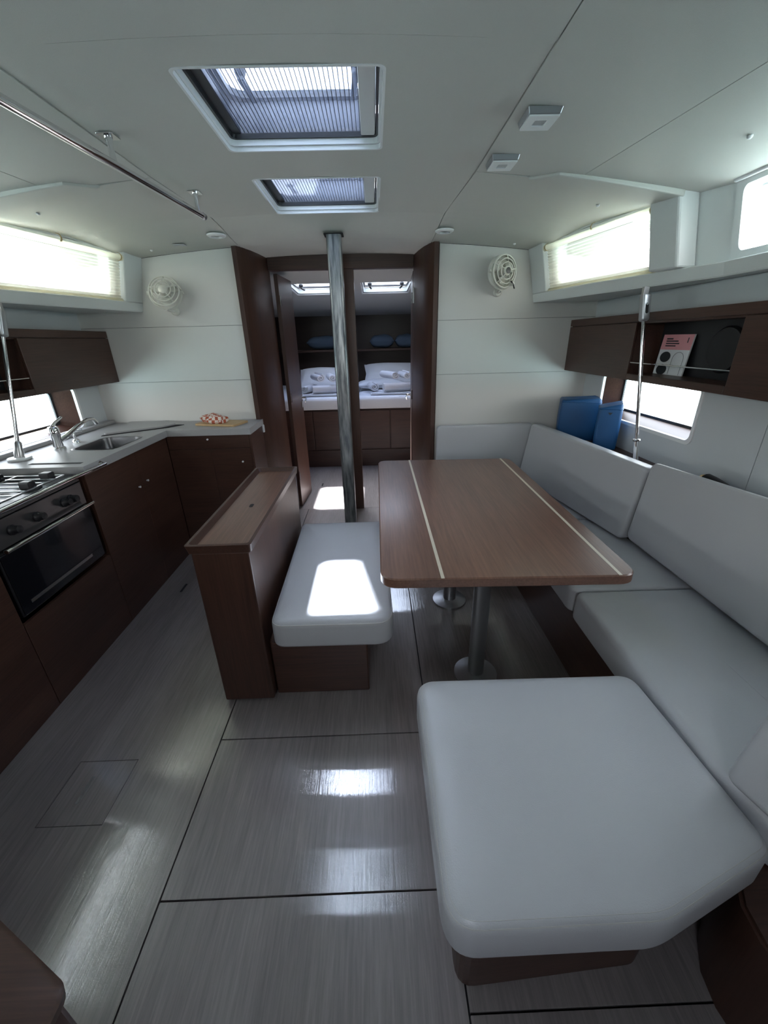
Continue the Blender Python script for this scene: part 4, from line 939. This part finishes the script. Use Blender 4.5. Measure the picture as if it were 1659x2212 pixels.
# ================================================================== GALLEY
GX = -1.345; CT = 0.865; CBt = 0.825; GB = CX - HU + 0.004
def carcass(name, x0, x1, y0, y1, z1, label, front):
    t_ = thing(name, ((x0 + x1) / 2, (y0 + y1) / 2, 0), label, 'cabinet', 'galley cabinets')
    k = 0.014
    MB().box(x0, x1, y0 + k, y0 + 2 * k, 0.03, z1).box(x0, x1, y1 - k, y1 - 0.001, 0.03, z1).box(x0, x0 + k, y0 + 2 * k, y1 - k, 0.03, z1).box(x0 + k, x1, y0 + 2 * k, y1 - k, 0.02, 0.03).build('carcass', 'wood_x' if front == 'y' else 'wood_y', t_)
    return t_
# aft unit, stove bay, sink unit along the hull
def run_unit(name, y0, y1, z1, label, fronts, knobs):
    t_ = thing(name, ((GX + GB) / 2, (y0 + y1) / 2, 0), label, 'cabinet', 'galley cabinets'); k = 0.014
    MB().box(GB, GX - k, y0, y0 + k, 0, z1).box(GB, GX - k, y1 - k, y1, 0, z1).box(GB, GB + k, y0 + k, y1 - k, 0, z1).box(GB + k, GX - k, y0 + k, y1 - k, 0, k).build('carcass', 'wood_y', t_)
    for a, b_, c, d in fronts:
        fr = MB().box(GX - k + 0.0005, GX, a, b_, c, d).build('door_panel', 'wood_y', t_, bevel=0.0015)
        for ky, kz in knobs:
            if a < ky < b_ and c < kz < d:
                MB().lathe([(0.004, 0), (0.004, 0.005), (0.006, 0.007), (0.006, 0.011), (0.0, 0.012)], 12, (GX, ky, kz), (1, 0, 0)).build('knob', 'trimw', fr, smooth=True)
    return t_
run_unit('galley_cabinet', 0.72, 1.248, CBt, 'brown galley cabinet aft of the stove', [(0.721, 1.2475, 0.0, CBt)], [])
run_unit('galley_cabinet', 1.250, 1.788, 0.405, 'low brown galley cabinet under the oven', [(1.2505, 1.7875, 0.0, 0.405)], [])
run_unit('galley_cabinet', 1.790, 2.574, CBt, 'brown galley cabinet under the sink', [(1.7905, 2.206, 0.0, CBt), (2.2075, 2.5735, 0.0, CBt)], [(2.164, 0.631), (2.253, 0.640)])
t_ = thing('galley_cabinet', (-1.1, 2.72, 0), 'brown galley cabinet against the bulkhead below the chopping board', 'cabinet', 'galley cabinets')
MB().box(GB, -0.818, 2.592, 2.606, 0, CBt).box(GB, -0.818, 2.88, 2.894, 0, CBt).box(GB, -0.818, 2.6065, 2.8795, 0, 0.014).build('carcass', 'wood_x', t_)
MB().box(-0.8175, -0.803, 2.578, 2.869, 0, CBt).build('end_panel', 'wood_y', t_, bevel=0.0015)
for a, b_, ks in ((GX + 0.001, -1.076, ()), (-1.0745, -0.818, ((-0.879, 0.648),))):
    fr = MB().box(a, b_, 2.577, 2.5915, 0.0, 0.735).build('door_panel', 'wood_x', t_, bevel=0.0015)
    for kx, kz in ks: MB().lathe([(0.004, 0), (0.004, 0.005), (0.006, 0.007), (0.006, 0.011), (0.0, 0.012)], 12, (kx, 2.577, kz), (0, -1, 0)).build('knob', 'trimw', fr, smooth=True)
fr = MB().box(GX + 0.001, -0.818, 2.577, 2.5915, 0.737, CBt).build('drawer_front', 'wood_x', t_, bevel=0.0015)
MB().lathe([(0.004, 0), (0.004, 0.005), (0.006, 0.007), (0.006, 0.011), (0.0, 0.012)], 12, (-1.081, 2.577, 0.800), (0, -1, 0)).build('knob', 'trimw', fr, smooth=True)

# worktop: an L with openings for stove and sink
SK = (-1.61, -1.385, 2.10, 2.40); SV = (-1.80, GX + 0.02, 1.25, 1.778)
wk = thing('worktop', (-1.5, 2.2, CBt + 0.0005), 'grey stone look galley worktop turning along the bulkhead', 'worktop')
FX = -1.328; FYY = 2.565
def wk_skip(x, y):
    if x > FX and y < FYY: return True
    if SV[0] < x < SV[1] + 1 and SV[2] < y < SV[3]: return True
    return SK[0] < x < SK[1] and SK[2] < y < SK[3]
plate(sorted([GB, SV[0], SK[0], SK[1], FX, -0.800]), sorted([0.72, SV[2], SV[3], SK[2], SK[3], FYY, 2.893]), wk_skip, lambda x, y, d: (x, y, CBt + 0.0005 + d), CT - CBt - 0.0005).build('slab', 'counter', wk)
MB().box(GB, GB + 0.055, 0.72, 2.89, CT + 0.0003, CT + 0.022).build('upstand', 'counter', wk, bevel=0.004)
# recessed finger slots of the lids
MB().hexa([(-1.62, 1.836, CT + 0.0003), (-1.375, 1.830, CT + 0.0003), (-1.375, 1.852, CT + 0.0003), (-1.62, 1.860, CT + 0.0003)], [(-1.62, 1.836, CT + 0.001), (-1.375, 1.830, CT + 0.001), (-1.375, 1.852, CT + 0.001), (-1.62, 1.860, CT + 0.001)]).build('lid_slot', 'joint', wk)
lid = thing('sink_cover', (-1.5, 2.6, CT), 'grey lid lying over the second sink bowl by the bulkhead', 'lid')
MB().prism(round_poly([(-1.66, 2.462), (-1.40, 2.655), (-1.345, 2.745), (-1.45, 2.87), (-1.72, 2.87)], 0.02), CT + 0.0008, CT + 0.012).build('lid_board', 'counter', lid, bevel=0.002)
MB().prism([(-1.655, 2.438), (-1.355, 2.655), (-1.29, 2.745), (-1.345, 2.752), (-1.402, 2.656), (-1.66, 2.464)], CT + 0.0005, CT + 0.003).build('lid_edge', 'joint', lid)
# sink bowl
bow = MB(); a = rrect(SK[0] + 0.0015, SK[1] - 0.0015, SK[2] + 0.0015, SK[3] - 0.0015, 0.05, 6); b_ = rrect(SK[0] - 0.012, SK[1] + 0.010, SK[2] - 0.012, SK[3] + 0.012, 0.055, 6)
bow.rings([[(p[0], p[1], CT + 0.0006) for p in b_], [(p[0], p[1], CT + 0.002) for p in inset(b_, 0.003)], [(p[0], p[1], CT + 0.001) for p in a], [(p[0], p[1], CT - 0.02) for p in inset(a, 0.004)], [(p[0], p[1], CT - 0.12) for p in inset(a, 0.015)], [(p[0], p[1], CT - 0.15) for p in inset(a, 0.045)]], cap=False)
bow.f.append(tuple(len(bow.v) - 1 - i for i in range(len(a))))
sk = thing('sink', (-1.5, 2.25, CT - 0.15), 'stainless sink bowl let into the galley worktop', 'sink')
bow.build('bowl', 'darksteel', sk, smooth=True)
MB().lathe([(0.0, 0.002), (0.028, 0.003), (0.032, 0.0005)], 20, (-1.5, 2.25, CT - 0.1496)).build('drain', 'chrome', sk, smooth=True)
# mixer tap
fa = thing('mixer_tap', (-1.69, 2.14, CT), 'chrome mixer tap with long spout beside the sink', 'tap')
bx, by = -1.69, 2.14
MB().lathe([(0.0, 0.0005), (0.030, 0.0005), (0.030, 0.008), (0.024, 0.012), (0.022, 0.055), (0.026, 0.075), (0.026, 0.105), (0.020, 0.118), (0.0, 0.120)], 20, (bx, by, CT)).build('tap_body', 'chrome', fa, smooth=True)
MB().tube([(bx + 0.01, by + 0.015, CT + 0.045), (bx + 0.02, by + 0.06, CT + 0.062), (bx + 0.035, by + 0.14, CT + 0.098), (bx + 0.045, by + 0.21, CT + 0.116), (bx + 0.05, by + 0.25, CT + 0.112), (bx + 0.052, by + 0.268, CT + 0.085)], [0.013, 0.011, 0.010, 0.010, 0.011, 0.012], 12).build('spout', 'chrome', fa, smooth=True)
MB().tube([(bx, by, CT + 0.118), (bx - 0.002, by + 0.03, CT + 0.135), (bx - 0.005, by + 0.09, CT + 0.152)], [0.009, 0.007, 0.006], 10).build('lever', 'chrome', fa, smooth=True)
fb = thing('pump_tap', (-1.70, 2.29, CT), 'small curved chrome pump tap behind the sink', 'tap')
MB().lathe([(0.0, 0.0005), (0.022, 0.0005), (0.020, 0.012), (0.011, 0.02), (0.0, 0.021)], 16, (-1.70, 2.29, CT)).build('tap_foot', 'chrome', fb, smooth=True)
MB().tube([(-1.70, 2.29, CT + 0.018), (-1.702, 2.285, CT + 0.05), (-1.70, 2.30, CT + 0.072), (-1.68, 2.33, CT + 0.062)], 0.008, 10).build('tap_neck', 'chrome', fb, smooth=True)

# stove
sv = thing('gimbal_stove', (-1.55, 1.51, 0.42), 'black and steel gimballed stove with oven in the galley', 'stove')
y0, y1 = 1.268, 1.760
MB().box(-1.785, GX - 0.03, y0, y1, 0.42, 0.805).build('oven_body', 'black', sv, bevel=0.004)
MB().box(GX - 0.0295, GX - 0.004, y0, y1, 0.425, 0.690).build('oven_door_frame', 'black', sv, bevel=0.004)
dr = MB().box(GX - 0.0035, GX + 0.002, y0 + 0.004, y1 - 0.004, 0.432, 0.684).build('oven_door', 'blackglass', sv, bevel=0.002)
MB().box(GX + 0.0025, GX + 0.004, y0 + 0.045, y1 - 0.085, 0.463, 0.476).build('door_strip', 'steel', dr)
MB().tube([(GX + 0.026, y0 + 0.01, 0.700), (GX + 0.026, y1 - 0.004, 0.700)], 0.008, 10).build('door_handle', 'chrome', dr, smooth=True)
for yy in (y0 + 0.03, y1 - 0.03): MB().tube([(GX, yy, 0.692), (GX + 0.026, yy, 0.700)], 0.006, 8).build('handle_bracket', 'steel', dr, smooth=True)
MB().box(GX - 0.029, GX - 0.006, y0, y1, 0.698, 0.802).build('control_panel', 'darksteel', sv, bevel=0.003)
for yy in (1.36, 1.48, 1.63, 1.672):
    MB().lathe([(0.020, 0), (0.020, 0.008), (0.016, 0.012), (0.014, 0.034), (0.0, 0.036)], 18, (GX - 0.006, yy, 0.750), (1, 0, 0.1)).build('control_knob', 'black', sv, smooth=True)
MB().box(-1.785, GX - 0.006, y0, y1, 0.8055, 0.815).build('hob_plate', 'darksteel', sv, bevel=0.003)
q = [[(p[0], p[1], z) for p in pl] for pl, z in ((rrect(-1.785, GX - 0.006, y0, y1, 0.01), 0.8152), (rrect(-1.785, GX - 0.006, y0, y1, 0.01), 0.838), (rrect(-1.779, GX - 0.012, y0 + 0.006, y1 - 0.006, 0.008), 0.838), (rrect(-1.779, GX - 0.012, y0 + 0.006, y1 - 0.006, 0.008), 0.8152))]; q.append(q[0])
MB().rings(q, cap=False).build('hob_fiddle', 'darksteel', sv)
for x, y, r_ in ((-1.47, 1.40, 0.036), (-1.47, 1.63, 0.028), (-1.68, 1.51, 0.034)):
    bn = MB().lathe([(0.0, 0.0), (r_ + 0.016, 0.0), (r_ + 0.012, 0.005), (r_, 0.007), (r_, 0.016), (r_ * 0.8, 0.019), (0.0, 0.019)], 20, (x, y, 0.8153)).build('burner', 'iron', sv, smooth=True)
for k in range(9):
    yy = y0 + 0.045 + k * (y1 - y0 - 0.09) / 8
    MB().tube([(-1.765, yy, 0.846), (GX - 0.035, yy, 0.846)], 0.0035, 6).build('grate_bar', 'steel', sv, smooth=True)
for xx in (-1.765, -1.58, GX - 0.035):
    MB().tube([(xx, y0 + 0.04, 0.8455), (xx, y1 - 0.04, 0.8455)], 0.004, 6).build('grate_rail', 'steel', sv, smooth=True)
for xx, yy in ((-1.41, 1.33), (-1.41, 1.56), (-1.42, 1.68), (-1.62, 1.42), (-1.62, 1.66)):
    MB().box(xx - 0.022, xx + 0.022, yy - 0.018, yy + 0.018, 0.842, 0.872).build('pan_clamp', 'black', sv, bevel=0.005)
gr = thing('crash_rail', (GX + 0.02, 1.55, 0.83), 'chrome crash rail across the front of the stove', 'rail')
MB().tube([(GX + 0.032, 1.15, 0.842), (GX + 0.032, 1.905, 0.842)], 0.0085, 12).build('rail', 'chrome', gr, smooth=True)
for yy in (1.165, 1.89):
    MB().lathe([(0.016, 0.0), (0.016, 0.004), (0.008, 0.006), (0.008, 0.016)], 14, (FX + 0.0005 if yy > 1.8 else FX + 0.0005, yy, 0.845), (1, 0, 0)).build('rail_end', 'chrome', gr, smooth=True)

# chopping board and tea towel
tag(MB().prism(round_poly([(-1.205, 2.70), (-0.915, 2.62), (-0.865, 2.78), (-1.15, 2.865)], 0.02), CT + 0.0006, CT + 0.014).build('chopping_board', 'board', bevel=0.003), 'light bamboo chopping board on the worktop by the bulkhead', 'chopping board')
def cloth():
    rr = []
    a, b_ = Vector((-1.15, 2.76, CT + 0.038)), Vector((-1.00, 2.70, CT + 0.034)); ax = (b_ - a).normalized(); sd = ax.cross(Vector((0, 0, 1)))
    for k in range(11):
        t_ = k / 10; p = a + (b_ - a) * t_; q = 0.75 + 0.45 * math.sin(math.pi * (0.15 + 0.7 * t_)); loop = []
        for j in range(20):
            th = 2 * math.pi * j / 20; r_ = q * (1 + 0.16 * math.sin(3 * th + 5 * t_) + 0.08 * math.sin(5 * th - 4 * t_))
            loop.append(p + sd * math.cos(th) * 0.042 * r_ + Vector((0, 0, 1)) * max(-0.0235 + 0.004 * t_, math.sin(th) * 0.026 * r_))
        rr.append(loop)
    return MB().rings(rr)
tag(cloth().build('tea_towel', 'check', smooth=True), 'red and white checked tea towel bunched on the chopping board', 'towel')
